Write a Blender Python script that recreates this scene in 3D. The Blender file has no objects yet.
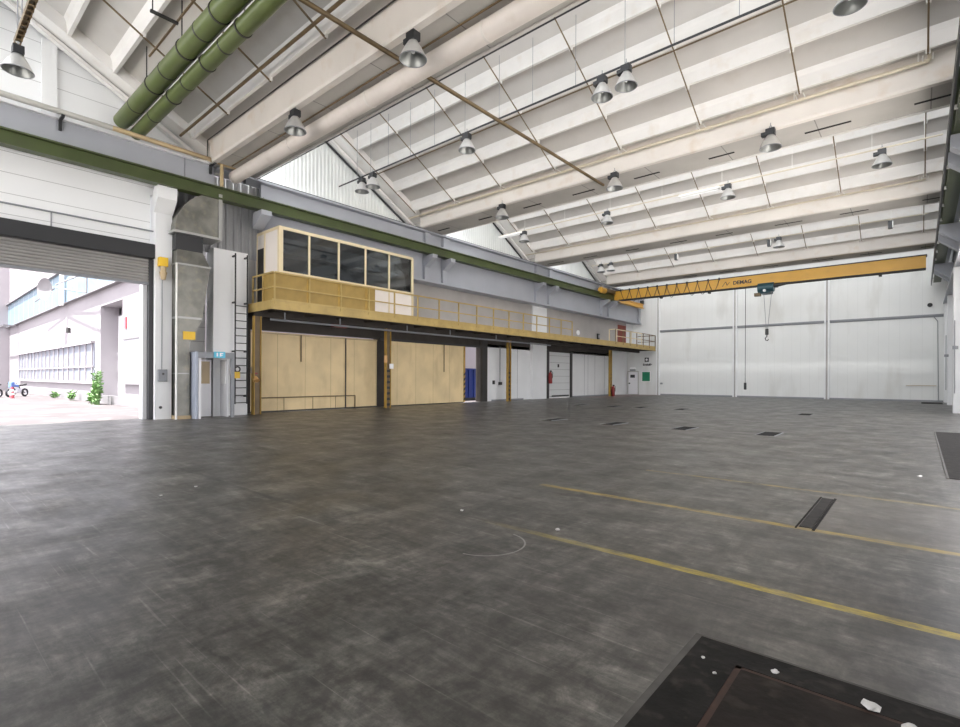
import bpy, bmesh, math, random
from mathutils import Vector, Matrix
random.seed(7)
D = bpy.data
SC = bpy.context.scene
COL = SC.collection
PI = math.pi

# ------------------------------------------------------------------ materials
def mat(name, color, rough=0.6, metal=0.0, var=0.0, scale=1.5, dirt=None, dirt_amt=0.0, bump=0.0,
        bump_scale=20, joints=None, alpha=None, spec=None, streak=None):
    """Procedural paint / concrete / metal. joints = list of (axis, pitch, width, offset, colour)"""
    m = D.materials.new(name); m.use_nodes = True
    nt = m.node_tree; nt.nodes.clear(); N = nt.nodes.new; L = nt.links.new
    out = N('ShaderNodeOutputMaterial'); b = N('ShaderNodeBsdfPrincipled')
    L(b.outputs[0], out.inputs[0])
    b.inputs['Roughness'].default_value = rough; b.inputs['Metallic'].default_value = metal
    if spec is not None: b.inputs['Specular IOR Level'].default_value = spec
    c = (*color, 1)
    b.inputs['Base Color'].default_value = c
    geo = N('ShaderNodeNewGeometry'); cur = None
    def mix(fac, a, bcol):
        x = N('ShaderNodeMix'); x.data_type = 'RGBA'
        if isinstance(fac, float): x.inputs[0].default_value = fac
        else: L(fac, x.inputs[0])
        for sock, v in ((x.inputs[6], a), (x.inputs[7], bcol)):
            if isinstance(v, tuple): sock.default_value = v
            else: L(v, sock)
        return x.outputs[2]
    def noise(sc, detail=5, scl=(1, 1, 1), lo=0.35, hi=0.65):
        mp = N('ShaderNodeMapping'); mp.inputs['Scale'].default_value = scl
        L(geo.outputs['Position'], mp.inputs[0])
        n = N('ShaderNodeTexNoise'); n.inputs['Scale'].default_value = sc; n.inputs['Detail'].default_value = detail
        L(mp.outputs[0], n.inputs['Vector'])
        r = N('ShaderNodeMapRange'); r.inputs[1].default_value = lo; r.inputs[2].default_value = hi
        L(n.outputs[0], r.inputs[0]); return r.outputs[0]
    cur = c
    if var > 0:
        dk = tuple(x * (1 - var) for x in color) + (1,)
        cur = mix(noise(scale), c, dk)
    if dirt:
        f = noise(scale * 2.3, 8, streak or (1, 1, 1), 0.55, 0.8)
        mm = N('ShaderNodeMath'); mm.operation = 'MULTIPLY'; mm.inputs[1].default_value = dirt_amt
        L(f, mm.inputs[0]); cur = mix(mm.outputs[0], cur, (*dirt, 1))
    if joints:
        sep = N('ShaderNodeSeparateXYZ'); L(geo.outputs['Position'], sep.inputs[0])
        for ax, pitch, width, off, jc in joints:
            a = N('ShaderNodeMath'); a.operation = 'ADD'; a.inputs[1].default_value = 1000 * pitch - off
            L(sep.outputs['XYZ'.index(ax)], a.inputs[0])
            mo = N('ShaderNodeMath'); mo.operation = 'MODULO'; mo.inputs[1].default_value = pitch
            L(a.outputs[0], mo.inputs[0])
            lt = N('ShaderNodeMath'); lt.operation = 'LESS_THAN'; lt.inputs[1].default_value = width
            L(mo.outputs[0], lt.inputs[0])
            cur = mix(lt.outputs[0], cur, (*jc, 1))
    if not isinstance(cur, tuple): L(cur, b.inputs['Base Color'])
    if bump > 0:
        n = N('ShaderNodeTexNoise'); n.inputs['Scale'].default_value = bump_scale; n.inputs['Detail'].default_value = 4
        L(geo.outputs['Position'], n.inputs['Vector'])
        bp = N('ShaderNodeBump'); bp.inputs['Strength'].default_value = bump; bp.inputs['Distance'].default_value = 0.02
        L(n.outputs[0], bp.inputs['Height']); L(bp.outputs[0], b.inputs['Normal'])
    return m

def emis(name, color, s):
    m = D.materials.new(name); m.use_nodes = True; nt = m.node_tree; nt.nodes.clear()
    o = nt.nodes.new('ShaderNodeOutputMaterial'); e = nt.nodes.new('ShaderNodeEmission')
    e.inputs[0].default_value = (*color, 1); e.inputs[1].default_value = s
    nt.links.new(e.outputs[0], o.inputs[0]); return m

def glass(name, tint, refl=0.25):
    m = D.materials.new(name); m.use_nodes = True; nt = m.node_tree; nt.nodes.clear()
    N = nt.nodes.new; L = nt.links.new
    o = N('ShaderNodeOutputMaterial'); t = N('ShaderNodeBsdfTransparent'); g = N('ShaderNodeBsdfGlossy')
    t.inputs[0].default_value = (*tint, 1); g.inputs['Roughness'].default_value = 0.02
    g.inputs[0].default_value = (.9, .93, .95, 1)
    f = N('ShaderNodeFresnel'); f.inputs[0].default_value = 1.5
    a = N('ShaderNodeMath'); a.operation = 'ADD'; a.inputs[1].default_value = refl; a.use_clamp = True
    L(f.outputs[0], a.inputs[0])
    x = N('ShaderNodeMixShader'); L(a.outputs[0], x.inputs[0]); L(t.outputs[0], x.inputs[1]); L(g.outputs[0], x.inputs[2])
    L(x.outputs[0], o.inputs[0]); return m

def floor_mat():
    m = D.materials.new('polished_concrete'); m.use_nodes = True; nt = m.node_tree; nt.nodes.clear()
    N = nt.nodes.new; L = nt.links.new
    out = N('ShaderNodeOutputMaterial'); b = N('ShaderNodeBsdfPrincipled'); L(b.outputs[0], out.inputs[0])
    geo = N('ShaderNodeNewGeometry'); sep = N('ShaderNodeSeparateXYZ'); L(geo.outputs['Position'], sep.inputs[0])
    def M(op, a, b2=None, c=None):
        n = N('ShaderNodeMath'); n.operation = op
        for i, v in enumerate((a, b2, c)):
            if v is None: continue
            if isinstance(v, (int, float)): n.inputs[i].default_value = v
            else: L(v, n.inputs[i])
        return n.outputs[0]
    def noise(sc, detail, scl, lo, hi, rough=0.55, dist=0.0, rot=0):
        mp = N('ShaderNodeMapping'); mp.inputs['Scale'].default_value = scl; mp.inputs['Rotation'].default_value = (0, 0, rot)
        L(geo.outputs['Position'], mp.inputs[0])
        n = N('ShaderNodeTexNoise'); n.inputs['Scale'].default_value = sc; n.inputs['Detail'].default_value = detail
        n.inputs['Roughness'].default_value = rough; n.inputs['Distortion'].default_value = dist
        L(mp.outputs[0], n.inputs['Vector'])
        r = N('ShaderNodeMapRange'); r.inputs[1].default_value = lo; r.inputs[2].default_value = hi
        L(n.outputs[0], r.inputs[0]); return r.outputs[0]
    def mix(f, a, c):
        x = N('ShaderNodeMix'); x.data_type = 'RGBA'
        if isinstance(f, (int, float)): x.inputs[0].default_value = f
        else: L(f, x.inputs[0])
        for s, v in ((x.inputs[6], a), (x.inputs[7], c)):
            if isinstance(v, tuple): s.default_value = (*v, 1)
            else: L(v, s)
        return x.outputs[2]
    X, Y = sep.outputs[0], sep.outputs[1]
    c = mix(noise(0.35, 8, (1, 1, 1), 0.36, 0.64, 0.62), FLOOR_A, FLOOR_B)
    c = mix(M('MULTIPLY', noise(1.8, 9, (1, 1, 1), 0.44, 0.68, 0.72, 0.6), 0.7), c, (0.028, 0.031, 0.028))
    c = mix(M('MULTIPLY', noise(2.6, 10, (1, 1, 1), 0.5, 0.72, 0.74, 1.0), 0.6), c, (0.19, 0.185, 0.16))
    c = mix(M('MULTIPLY', noise(9, 8, (1, .25, 1), 0.5, 0.8, 0.7, 0.2, 0.7), 0.4), c, (0.04, 0.038, 0.035))
    c = mix(M('MULTIPLY', noise(7, 8, (.2, 1.1, 1), 0.52, 0.8, 0.7, 0.2, -0.5), 0.45), c, (0.2, 0.19, 0.17))
    c = mix(M('MULTIPLY', noise(24, 8, (1, 1, 1), 0.4, 0.75, 0.7), 0.5), c, (0.03, 0.028, 0.026))
    c = mix(M('MULTIPLY', noise(15, 8, (1, 1, 1), 0.42, 0.8, 0.7), 0.45), c, (0.155, 0.145, 0.128))
    c = mix(M('MULTIPLY', noise(90, 3, (1, 1, 1), 0.45, 0.75), 0.35), c, (0.035, 0.033, 0.03))
    # tyre sweeps across the hall
    c = mix(M('MULTIPLY', noise(0.55, 4, (.35, 1.2, 1), 0.5, 0.72, 0.5, 0.6), 0.38), c, (0.045, 0.042, 0.039))
    # fine scratches
    for rot, sc in ((0.4, 3), (1.3, 4), (-0.7, 3.5)):
        c = mix(M('MULTIPLY', noise(sc, 2, (.15, 7, 1), 0.67, 0.72, 0.6, 0.3, rot), 0.16), c, (0.36, 0.35, 0.32))
    def mul(c, f, lo, hi):
        r = N('ShaderNodeMapRange'); r.inputs[3].default_value = lo; r.inputs[4].default_value = hi; L(f, r.inputs[0])
        x = N('ShaderNodeMix'); x.data_type = 'RGBA'; x.blend_type = 'MULTIPLY'; x.inputs[0].default_value = 1
        L(c, x.inputs[6]); L(r.outputs[0], x.inputs[7]); return x.outputs[2]
    c = mul(c, noise(6, 12, (1, 1, 1), 0.34, 0.66, 0.78), 0.5, 1.7)
    c = mul(c, noise(1.3, 10, (1, 1, 1), 0.36, 0.64, 0.7, 0.5), 0.6, 1.4)
    c = mul(c, noise(5, 10, (.25, 1.6, 1), 0.36, 0.64, 0.75, 0.3, -0.35), 0.6, 1.4)
    c = mul(c, noise(4.5, 10, (1.5, .3, 1), 0.38, 0.62, 0.75, 0.5, 0.2), 0.7, 1.3)
    # pinkish worn area by the wall doors
    d = M('SUBTRACT', 1.0, M('DIVIDE', M('ABSOLUTE', M('SUBTRACT', X, -19.5)), 2.2))
    d = M('MULTIPLY', M('MAXIMUM', d, 0.0), M('GREATER_THAN', Y, 36.0))
    c = mix(M('MULTIPLY', d, 0.5), c, (0.3, 0.15, 0.13))
    # straight crack / slab joints along the hall
    crack = noise(1.1, 6, (1, 1, 1), 0.0, 1.0)
    cx = M('ADD', M('ADD', X, 10.45), M('MULTIPLY', M('SUBTRACT', crack, 0.5), 0.12))
    ck = M('MULTIPLY', M('LESS_THAN', M('ABSOLUTE', cx), 0.022), M('MULTIPLY', M('GREATER_THAN', Y, 1.5), M('LESS_THAN', Y, 9.5)))
    # crack direction follows the slab joint
    c = mix(M('MULTIPLY', ck, 0.0), c, (0.03, 0.03, 0.028))
    cy = M('ADD', M('SUBTRACT', Y, 3.08), M('MULTIPLY', M('SUBTRACT', crack, 0.5), 0.22))
    ck2 = M('MULTIPLY', M('LESS_THAN', M('ABSOLUTE', cy), 0.032), M('MULTIPLY', M('GREATER_THAN', X, -12.2), M('LESS_THAN', X, -5.0)))
    c = mix(M('MULTIPLY', ck2, noise(2.5, 4, (1, 1, 1), 0.35, 0.55)), c, (0.03, 0.03, 0.028))
    # repaired slab at the right
    ps = M('MULTIPLY', M('GREATER_THAN', X, -0.86), M('MULTIPLY', M('GREATER_THAN', Y, 5.9), M('LESS_THAN', Y, 7.95)))
    c = mix(M('MULTIPLY', ps, 0.35), c, (0.15, 0.135, 0.12))
    pe = M('MULTIPLY', ps, M('GREATER_THAN', M('ABSOLUTE', M('SUBTRACT', Y, 6.925)), 0.99))
    c = mix(M('MULTIPLY', pe, 0.5), c, (0.05, 0.05, 0.045))
    # worn yellow markings
    wear = noise(3.2, 10, (1, 3.5, 1), 0.36, 0.58, 0.8)
    wear2 = noise(3.0, 10, (1, 2.5, 1), 0.40, 0.62, 0.75)
    l1 = M('MULTIPLY', M('LESS_THAN', M('ABSOLUTE', M('SUBTRACT', Y, 6.0)), 0.055), M('GREATER_THAN', X, -4.05))
    c = mix(M('MULTIPLY', l1, M('MULTIPLY', wear, 0.9)), c, (0.36, 0.25, 0.04))
    fade = N('ShaderNodeMapRange'); fade.inputs[1].default_value = -3.6; fade.inputs[2].default_value = -0.9; L(X, fade.inputs[0])
    l2 = M('MULTIPLY', M('LESS_THAN', M('ABSOLUTE', M('SUBTRACT', Y, 4.08)), 0.05), fade.outputs[0])
    c = mix(M('MULTIPLY', l2, M('MULTIPLY', wear, 0.9)), c, (0.50, 0.37, 0.02))
    l3 = M('MULTIPLY', M('LESS_THAN', M('ABSOLUTE', M('SUBTRACT', Y, 8.12)), 0.05), M('GREATER_THAN', X, -3.4))
    c = mix(M('MULTIPLY', l3, M('MULTIPLY', wear2, 0.6)), c, (0.45, 0.33, 0.08))
    # a chalky arc
    rr = M('SQRT', M('ADD', M('POWER', M('ADD', X, 3.0), 2.0), M('POWER', M('SUBTRACT', Y, 3.55), 2.0)))
    arc = M('MULTIPLY', M('LESS_THAN', M('ABSOLUTE', M('SUBTRACT', rr, 0.36)), 0.008), M('GREATER_THAN', X, -2.95))
    c = mix(M('MULTIPLY', arc, 0.5), c, (0.42, 0.41, 0.4))
    L(c, b.inputs['Base Color']); b.inputs['Specular IOR Level'].default_value = 0.72
    r = N('ShaderNodeMapRange'); r.inputs[3].default_value = 0.3; r.inputs[4].default_value = 0.5
    L(noise(1.4, 8, (1, 1, 1), 0.3, 0.7, 0.65), r.inputs[0]); L(r.outputs[0], b.inputs['Roughness'])
    n = N('ShaderNodeTexNoise'); n.inputs['Scale'].default_value = 14; n.inputs['Detail'].default_value = 8
    L(geo.outputs['Position'], n.inputs['Vector'])
    bp = N('ShaderNodeBump'); bp.inputs['Strength'].default_value = 0.2; bp.inputs['Distance'].default_value = 0.006
    L(n.outputs[0], bp.inputs['Height']); L(bp.outputs[0], b.inputs['Normal'])
    return m

FLOOR_A = (0.064, 0.058, 0.050); FLOOR_B = (0.028, 0.0265, 0.0245)
M = {}
M['floor'] = floor_mat()
M['concrete_white'] = mat('white_painted_concrete', (0.77, 0.745, 0.715), .75, var=.08, scale=.8, dirt=(.5, .42, .33), dirt_amt=.25, bump=.1)
M['rib_white'] = mat('white_rib_paint', (0.80, 0.78, 0.755), .7, var=.06, scale=1.0, dirt=(.5, .36, .2), dirt_amt=.22)
M['slab'] = mat('cream_slab_paint', (0.58, 0.557, 0.53), .8, var=.08, scale=.7, dirt=(.42, .36, .3), dirt_amt=.25, bump=.1)
M['trough'] = mat('trough_paint', (0.75, 0.71, 0.665), .7, var=.08, scale=.7, dirt=(.5, .34, .18), dirt_amt=.4)
M['soffit'] = mat('soffit_grey', (0.52, 0.50, 0.47), .85, var=.15, scale=.6, joints=[('X', 2.68, .03, .2, (.25, .24, .23))])
M['wall_white'] = mat('white_wall_paint', (0.80, 0.81, 0.82), .6, var=.05, scale=.5, dirt=(.45, .44, .42), dirt_amt=.12)
M['plank_wall'] = mat('white_plank_wall', (0.80, 0.81, 0.82), .6, var=.04, scale=.5, joints=[('Z', .62, .018, .1, (.42, .42, .43))])
M['block_wall'] = mat('block_wall', (0.60, 0.60, 0.59), .8, var=.1, joints=[('Z', .55, .03, .1, (.3, .3, .3)), ('Y', 1.1, .03, .6, (.3, .3, .3))])
M['back_wall'] = mat('back_wall_panels', (0.76, 0.77, 0.76), .65, var=.06, scale=.35, dirt=(.42, .40, .35), dirt_amt=.45, streak=(1, 1, .3), joints=[('X', .6, .018, .1, (.66, .67, .66))])
M['corrugated'] = mat('pale_corrugated', (0.74, 0.76, 0.75), .5, var=.04)
M['corr_grey'] = mat('grey_corrugated', (0.33, 0.335, 0.345), .55, var=.12, scale=1)
M['taupe'] = mat('taupe_wall', (0.42, 0.40, 0.385), .8, var=.12, scale=.8, dirt=(.6, .58, .55), dirt_amt=.15)
M['girder'] = mat('grey_girder_paint', (0.375, 0.39, 0.43), .45, var=.08, scale=.7)
M['green'] = mat('olive_green_paint', (0.062, 0.083, 0.026), .42, var=.2, scale=1.2, dirt=(.05, .04, .025), dirt_amt=.5)
M['duct_green'] = mat('moss_green_duct', (0.10, 0.132, 0.036), .36, var=.15, scale=1.5, dirt=(.07, .07, .03), dirt_amt=.4)
M['yellow'] = mat('ochre_steel_paint', (0.50, 0.36, 0.125), .5, var=.18, scale=1.5, dirt=(.2, .12, .05), dirt_amt=.35)
M['post_yellow'] = mat('post_yellow', (0.42, 0.26, 0.05), .5, var=.2, scale=2, dirt=(.12, .07, .03), dirt_amt=.5)
M['yellow_wall'] = mat('yellow_sheet_wall', (0.80, 0.63, 0.36), .6, var=.14, scale=.9, dirt=(.42, .30, .15), dirt_amt=.35, streak=(1, 1, .35), joints=[('Y', 1.32, .018, .35, (.42, .32, .16))])
M['ply'] = mat('ochre_board', (0.37, 0.245, 0.065), .6, var=.15, scale=3)
M['cream'] = mat('cream_frame_paint', (0.75, 0.64, 0.42), .5, var=.06)
M['cabin_white'] = mat('pinkish_white_panel', (0.80, 0.74, 0.69), .55, var=.04)
M['crane'] = mat('crane_yellow', (0.68, 0.37, 0.045), .4, var=.08, scale=.8, dirt=(.35, .22, .06), dirt_amt=.25)
M['dark'] = mat('dark_steel', (0.035, 0.033, 0.032), .5, var=.2)
M['blackgrey'] = mat('charcoal_steel', (0.022, 0.023, 0.026), .45)
M['brown'] = mat('brown_conduit', (0.17, 0.115, 0.055), .5, var=.25, scale=3)
M['brown_dark'] = mat('dark_brown_pipe', (0.13, 0.085, 0.035), .45, var=.25, scale=3)
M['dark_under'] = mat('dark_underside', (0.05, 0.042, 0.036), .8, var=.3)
M['tan'] = mat('tan_pipe', (0.50, 0.38, 0.22), .45, var=.15)
M['grey_pipe'] = mat('grey_pipe', (0.48, 0.47, 0.44), .4, var=.1)
M['cream_pipe'] = mat('cream_pipe', (0.66, 0.59, 0.46), .45, var=.1)
M['white_pipe'] = mat('white_pipe', (0.80, 0.79, 0.76), .4, var=.04)
M['duct_white'] = mat('pinkish_white_duct', (0.76, 0.705, 0.655), .5, var=.08, scale=1, dirt=(.45, .38, .3), dirt_amt=.3)
M['galv'] = mat('galvanised_sheet', (0.25, 0.247, 0.22), .42, metal=.5, var=.4, scale=1.8, dirt=(.34, .31, .22), dirt_amt=.6)
M['galv_edge'] = mat('galvanised_edge', (0.42, 0.42, 0.41), .4, metal=.4, var=.1)
M['shutter'] = mat('shutter_slats', (0.33, 0.32, 0.31), .5, metal=.2, var=.1)
M['alu'] = mat('spun_aluminium', (0.70, 0.70, 0.69), .32, metal=.55, var=.08, scale=6)
M['reflector'] = mat('dull_reflector', (0.24, 0.25, 0.245), .35, metal=.6)
M['lens'] = glass('lamp_lens', (.6, .62, .62), .12)
M['cabglass'] = glass('office_glass', (.55, .58, .6), .03)
M['sign_blue'] = mat('sign_cyan', (0.10, 0.52, 0.72), .4)
M['sign_white'] = mat('sign_white', (0.9, 0.9, 0.9), .4)
M['sign_green'] = mat('sign_green', (0.01, 0.20, 0.10), .4, var=.1)
M['sign_yellow'] = mat('sign_yellow', (0.80, 0.50, 0.02), .45)
M['red'] = mat('signal_red', (0.22, 0.018, 0.018), .4)
M['red_door'] = mat('rust_red_door', (0.22, 0.035, 0.018), .5, var=.15)
M['blue_grey'] = mat('blue_grey_panel', (0.40, 0.44, 0.52), .5, var=.06)
M['frame_grey'] = mat('grey_frame', (0.24, 0.25, 0.27), .45)
M['white_leaf'] = mat('white_door_leaf', (0.78, 0.78, 0.80), .45)
M['section_door'] = mat('pale_sectional_door', (0.66, 0.67, 0.67), .5, joints=[('Z', .52, .025, .1, (.3, .3, .3))])
M['teal'] = mat('dark_teal_enamel', (0.03, 0.085, 0.105), .4, var=.1)
M['orange'] = mat('orange_horn', (0.62, 0.36, 0.14), .45)
M['blue'] = mat('skip_blue', (0.015, 0.045, 0.26), .45, var=.15)
M['asphalt'] = mat('yard_asphalt', (0.075, 0.064, 0.066), .9, var=.25, scale=.4, dirt=(.35, .31, .3), dirt_amt=.4)
M['bounce_paving'] = mat('added_bounce_paving', (0.62, 0.59, 0.55), .9, var=.08, scale=.3)  # pale ground added out of view to bounce sunlight up to the ceiling
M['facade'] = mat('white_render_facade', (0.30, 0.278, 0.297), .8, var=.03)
M['facade_trim'] = mat('facade_trim', (0.2, 0.19, 0.2), .7)
M['sky_glass'] = mat('painted_sky_glazing', (0.20, 0.30, 0.37), .25, var=.1, joints=[('X', 2.6, .06, 0, (.7, .75, .8))])  # blue base colour stands in for the sky reflected in the glass
M['win_glass'] = mat('window_pane', (0.24, 0.26, 0.31), .3, var=.12)
M['blind'] = mat('grey_blind', (0.52, 0.51, 0.55), .6, joints=[('Z', .16, .03, 0, (.35, .35, .38))])
M['tyre'] = mat('tyre_rubber', (0.03, 0.03, 0.035), .8)
M['bike_blue'] = mat('bike_blue', (0.12, 0.20, 0.50), .3)
M['bike_red'] = mat('bike_red', (0.45, 0.08, 0.10), .3)
M['bike_silver'] = mat('bike_silver', (0.6, 0.6, 0.65), .3, metal=.6)
M['leaf'] = mat('weed_leaf', (0.13, 0.26, 0.075), .6, var=.3, scale=4)
M['hatch'] = mat('blackened_steel_plate', (0.022, 0.02, 0.018), .85, spec=.15, var=.4, scale=5, dirt=(.07, .062, .05), dirt_amt=.6, bump=.3)
M['hatch_in'] = mat('brown_black_plate', (0.026, 0.021, 0.018), .85, spec=.15, var=.35, scale=3, dirt=(.09, .08, .06), dirt_amt=.45, bump=.3)
M['hatch_edge'] = mat('worn_concrete_edge', (0.10, 0.095, 0.086), .9, var=.3, scale=6)
M['grate'] = mat('dark_grating', (0.022, 0.021, 0.02), .85, spec=.15, joints=[('Y', .06, .02, 0, (.015, .015, .015))])
M['channel'] = mat('worn_dark_cover', (0.042, 0.039, 0.035), .85, var=.4, scale=8, spec=.2)
M['rust'] = mat('rust_seam', (0.05, 0.022, 0.012), .8, var=.4, scale=9)
M['plaster'] = mat('plaster_crumb', (0.58, 0.57, 0.55), .9)
M['slot'] = mat('slot_black', (0.015, 0.014, 0.013), .8)
M['glazing'] = emis('daylit_wired_glass', (0.96, 0.98, 1.0), 3.2)

# ------------------------------------------------------------------ mesh builder
class MB:
    def __init__(s): s.v = []; s.f = []; s.p = []
    def add(s, vs, fs):
        o = len(s.v); s.p.append((o, len(s.f))); s.v += [Vector(v) for v in vs]; s.f += [[i + o for i in f] for f in fs]; return s
    def box(s, x0, x1, y0, y1, z0, z1):
        return s.add([(x0, y0, z0), (x1, y0, z0), (x1, y1, z0), (x0, y1, z0), (x0, y0, z1), (x1, y0, z1), (x1, y1, z1), (x0, y1, z1)],
                     [(0, 3, 2, 1), (4, 5, 6, 7), (0, 1, 5, 4), (1, 2, 6, 5), (2, 3, 7, 6), (3, 0, 4, 7)])
    def prism(s, prof, ax, a0, a1):
        """prof: 2-D loop. ax 'X': (y,z); 'Y': (x,z); 'Z': (x,y)"""
        n = len(prof)
        def p(u, v, a): return {'X': (a, u, v), 'Y': (u, a, v), 'Z': (u, v, a)}[ax]
        vs = [p(u, v, a0) for u, v in prof] + [p(u, v, a1) for u, v in prof]
        fs = [(i, (i + 1) % n, n + (i + 1) % n, n + i) for i in range(n)]
        return s.add(vs, fs + [tuple(range(n))[::-1], tuple(range(n, 2 * n))])
    def tube(s, p0, p1, r, n=8, r1=None, caps=True):
        p0, p1 = Vector(p0), Vector(p1); d = (p1 - p0).normalized(); r1 = r if r1 is None else r1
        a = d.orthogonal().normalized(); b = d.cross(a)
        vs = []
        for p, rr in ((p0, r), (p1, r1)):
            for i in range(n):
                t = 2 * PI * i / n; vs.append(p + a * math.cos(t) * rr + b * math.sin(t) * rr)
        fs = [(i, (i + 1) % n, n + (i + 1) % n, n + i) for i in range(n)]
        if caps: fs += [tuple(range(n))[::-1], tuple(range(n, 2 * n))]
        return s.add(vs, fs)
    def path(s, pts, r, n=6):
        pts = [Vector(p) for p in pts]; rings = []
        a = None
        for i, p in enumerate(pts):
            d = (pts[min(i + 1, len(pts) - 1)] - pts[max(i - 1, 0)]).normalized()
            if a is None: a = d.orthogonal().normalized()
            a = (a - d * a.dot(d)).normalized(); b = d.cross(a)
            rings.append([p + a * math.cos(2 * PI * k / n) * r + b * math.sin(2 * PI * k / n) * r for k in range(n)])
        vs = [v for rg in rings for v in rg]; fs = []
        for i in range(len(pts) - 1):
            for k in range(n):
                fs.append((i * n + k, i * n + (k + 1) % n, (i + 1) * n + (k + 1) % n, (i + 1) * n + k))
        fs += [tuple(range(n))[::-1], tuple(range((len(pts) - 1) * n, len(pts) * n))]
        return s.add(vs, fs)
    def lathe(s, prof, c, n=24, close=False):
        """prof: (radius, z) about vertical axis at c"""
        c = Vector(c); k = len(prof); vs = []; fs = []
        for r, z in prof:
            for i in range(n):
                t = 2 * PI * i / n; vs.append(c + Vector((r * math.cos(t), r * math.sin(t), z)))
        for j in range(k - 1):
            for i in range(n): fs.append((j * n + i, j * n + (i + 1) % n, (j + 1) * n + (i + 1) % n, (j + 1) * n + i))
        if close: fs += [tuple(range(n))[::-1], tuple(range((k - 1) * n, k * n))]
        return s.add(vs, fs)
    def torus(s, c, axis, R, r, n=20, m=8):
        c = Vector(c); d = Vector(axis).normalized(); a = d.orthogonal().normalized(); b = d.cross(a); vs = []; fs = []
        for i in range(n):
            t = 2 * PI * i / n; e = a * math.cos(t) + b * math.sin(t)
            for j in range(m):
                u = 2 * PI * j / m; vs.append(c + e * (R + r * math.cos(u)) + d * r * math.sin(u))
        for i in range(n):
            for j in range(m):
                fs.append((i * m + j, ((i + 1) % n) * m + j, ((i + 1) % n) * m + (j + 1) % m, i * m + (j + 1) % m))
        return s.add(vs, fs)
    def quad(s, *vs): return s.add(vs, [tuple(range(len(vs)))])
    def build_each(s, name, m, parent=None, smooth=False, bevel=0):
        """every primitive becomes an object of its own"""
        ends = s.p[1:] + [(len(s.v), len(s.f))]; r = []
        for (v0, f0), (v1, f1) in zip(s.p, ends):
            q = MB(); q.add(s.v[v0:v1], [[i - v0 for i in f] for f in s.f[f0:f1]]); r.append(q.build(name, m, parent, smooth, bevel))
        return r
    def build(s, name, m, parent=None, smooth=False, bevel=0):
        o0 = Vector(parent_origin(parent)) if parent else Vector((0, 0, 0))
        me = D.meshes.new(name); me.from_pydata([tuple(v - o0) for v in s.v], [], s.f); me.update()
        bm = bmesh.new(); bm.from_mesh(me); bmesh.ops.recalc_face_normals(bm, faces=bm.faces); bm.to_mesh(me); bm.free()
        me.materials.append(M[m] if isinstance(m, str) else m)
        o = D.objects.new(name, me); COL.objects.link(o)
        if parent: o.parent = parent
        if smooth:
            for p in me.polygons: p.use_smooth = True
            md = o.modifiers.new('split', 'EDGE_SPLIT'); md.split_angle = math.radians(40)
        if bevel:
            md = o.modifiers.new('bevel', 'BEVEL'); md.width = bevel; md.segments = 2; md.limit_method = 'ANGLE'
        return o

def parent_origin(p):
    v = Vector((0, 0, 0))
    while p: v += p.location; p = p.parent
    return v

def tag(o, label, cat, group=None, kind=None):
    if label: o['label'] = label
    if cat: o['category'] = cat
    if group: o['group'] = group
    if kind: o['kind'] = kind
    return o
def thing(name, label, cat, loc=(0, 0, 0), group=None):
    o = D.objects.new(name, None); o.empty_display_size = .2; o.location = loc; COL.objects.link(o)
    return tag(o, label, cat, group)
def struct(o): o['kind'] = 'structure'; return o
def copy_tree(o, parent=None):
    c = o.copy(); COL.objects.link(c)
    if parent: c.parent = parent
    for ch in list(o.children): copy_tree(ch, c)
    return c
def text_mesh(body, size, extrude, name, m, parent, loc, rot):
    cu = D.curves.new('t', 'FONT'); cu.body = body; cu.size = size; cu.extrude = extrude; cu.offset = .012
    cu.align_x = 'CENTER'; cu.align_y = 'CENTER'
    t = D.objects.new('t', cu); COL.objects.link(t)
    bpy.context.view_layer.update()
    me = D.meshes.new_from_object(t.evaluated_get(bpy.context.evaluated_depsgraph_get()))
    D.objects.remove(t); me.materials.clear(); me.materials.append(M[m])
    o = D.objects.new(name, me); COL.objects.link(o); o.parent = parent
    o.location = Vector(loc) - parent_origin(parent); o.rotation_euler = rot
    return o

ORD = ['first', 'second', 'third', 'fourth', 'fifth', 'sixth', 'seventh', 'eighth', 'ninth', 'tenth', 'eleventh', 'twelfth', 'thirteenth', 'fourteenth', 'fifteenth', 'sixteenth', 'seventeenth', 'eighteenth', 'nineteenth', 'twentieth', 'twenty-first', 'twenty-second', 'twenty-third', 'twenty-fourth']

XL, XR, YB, YR = -21.1, 1.75, 46.6, -11.5
PITCH = 10.5                                      # one roof bay
# ------------------------------------------------------------------ setting
struct(MB().box(-21.1, XR + .3, YR, YB + .3, -.3, 0).build('floor', 'floor'))
struct(MB().box(-95, -21.1, -70, 70, -.34, -.03).build('yard_ground', 'asphalt'))

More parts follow.
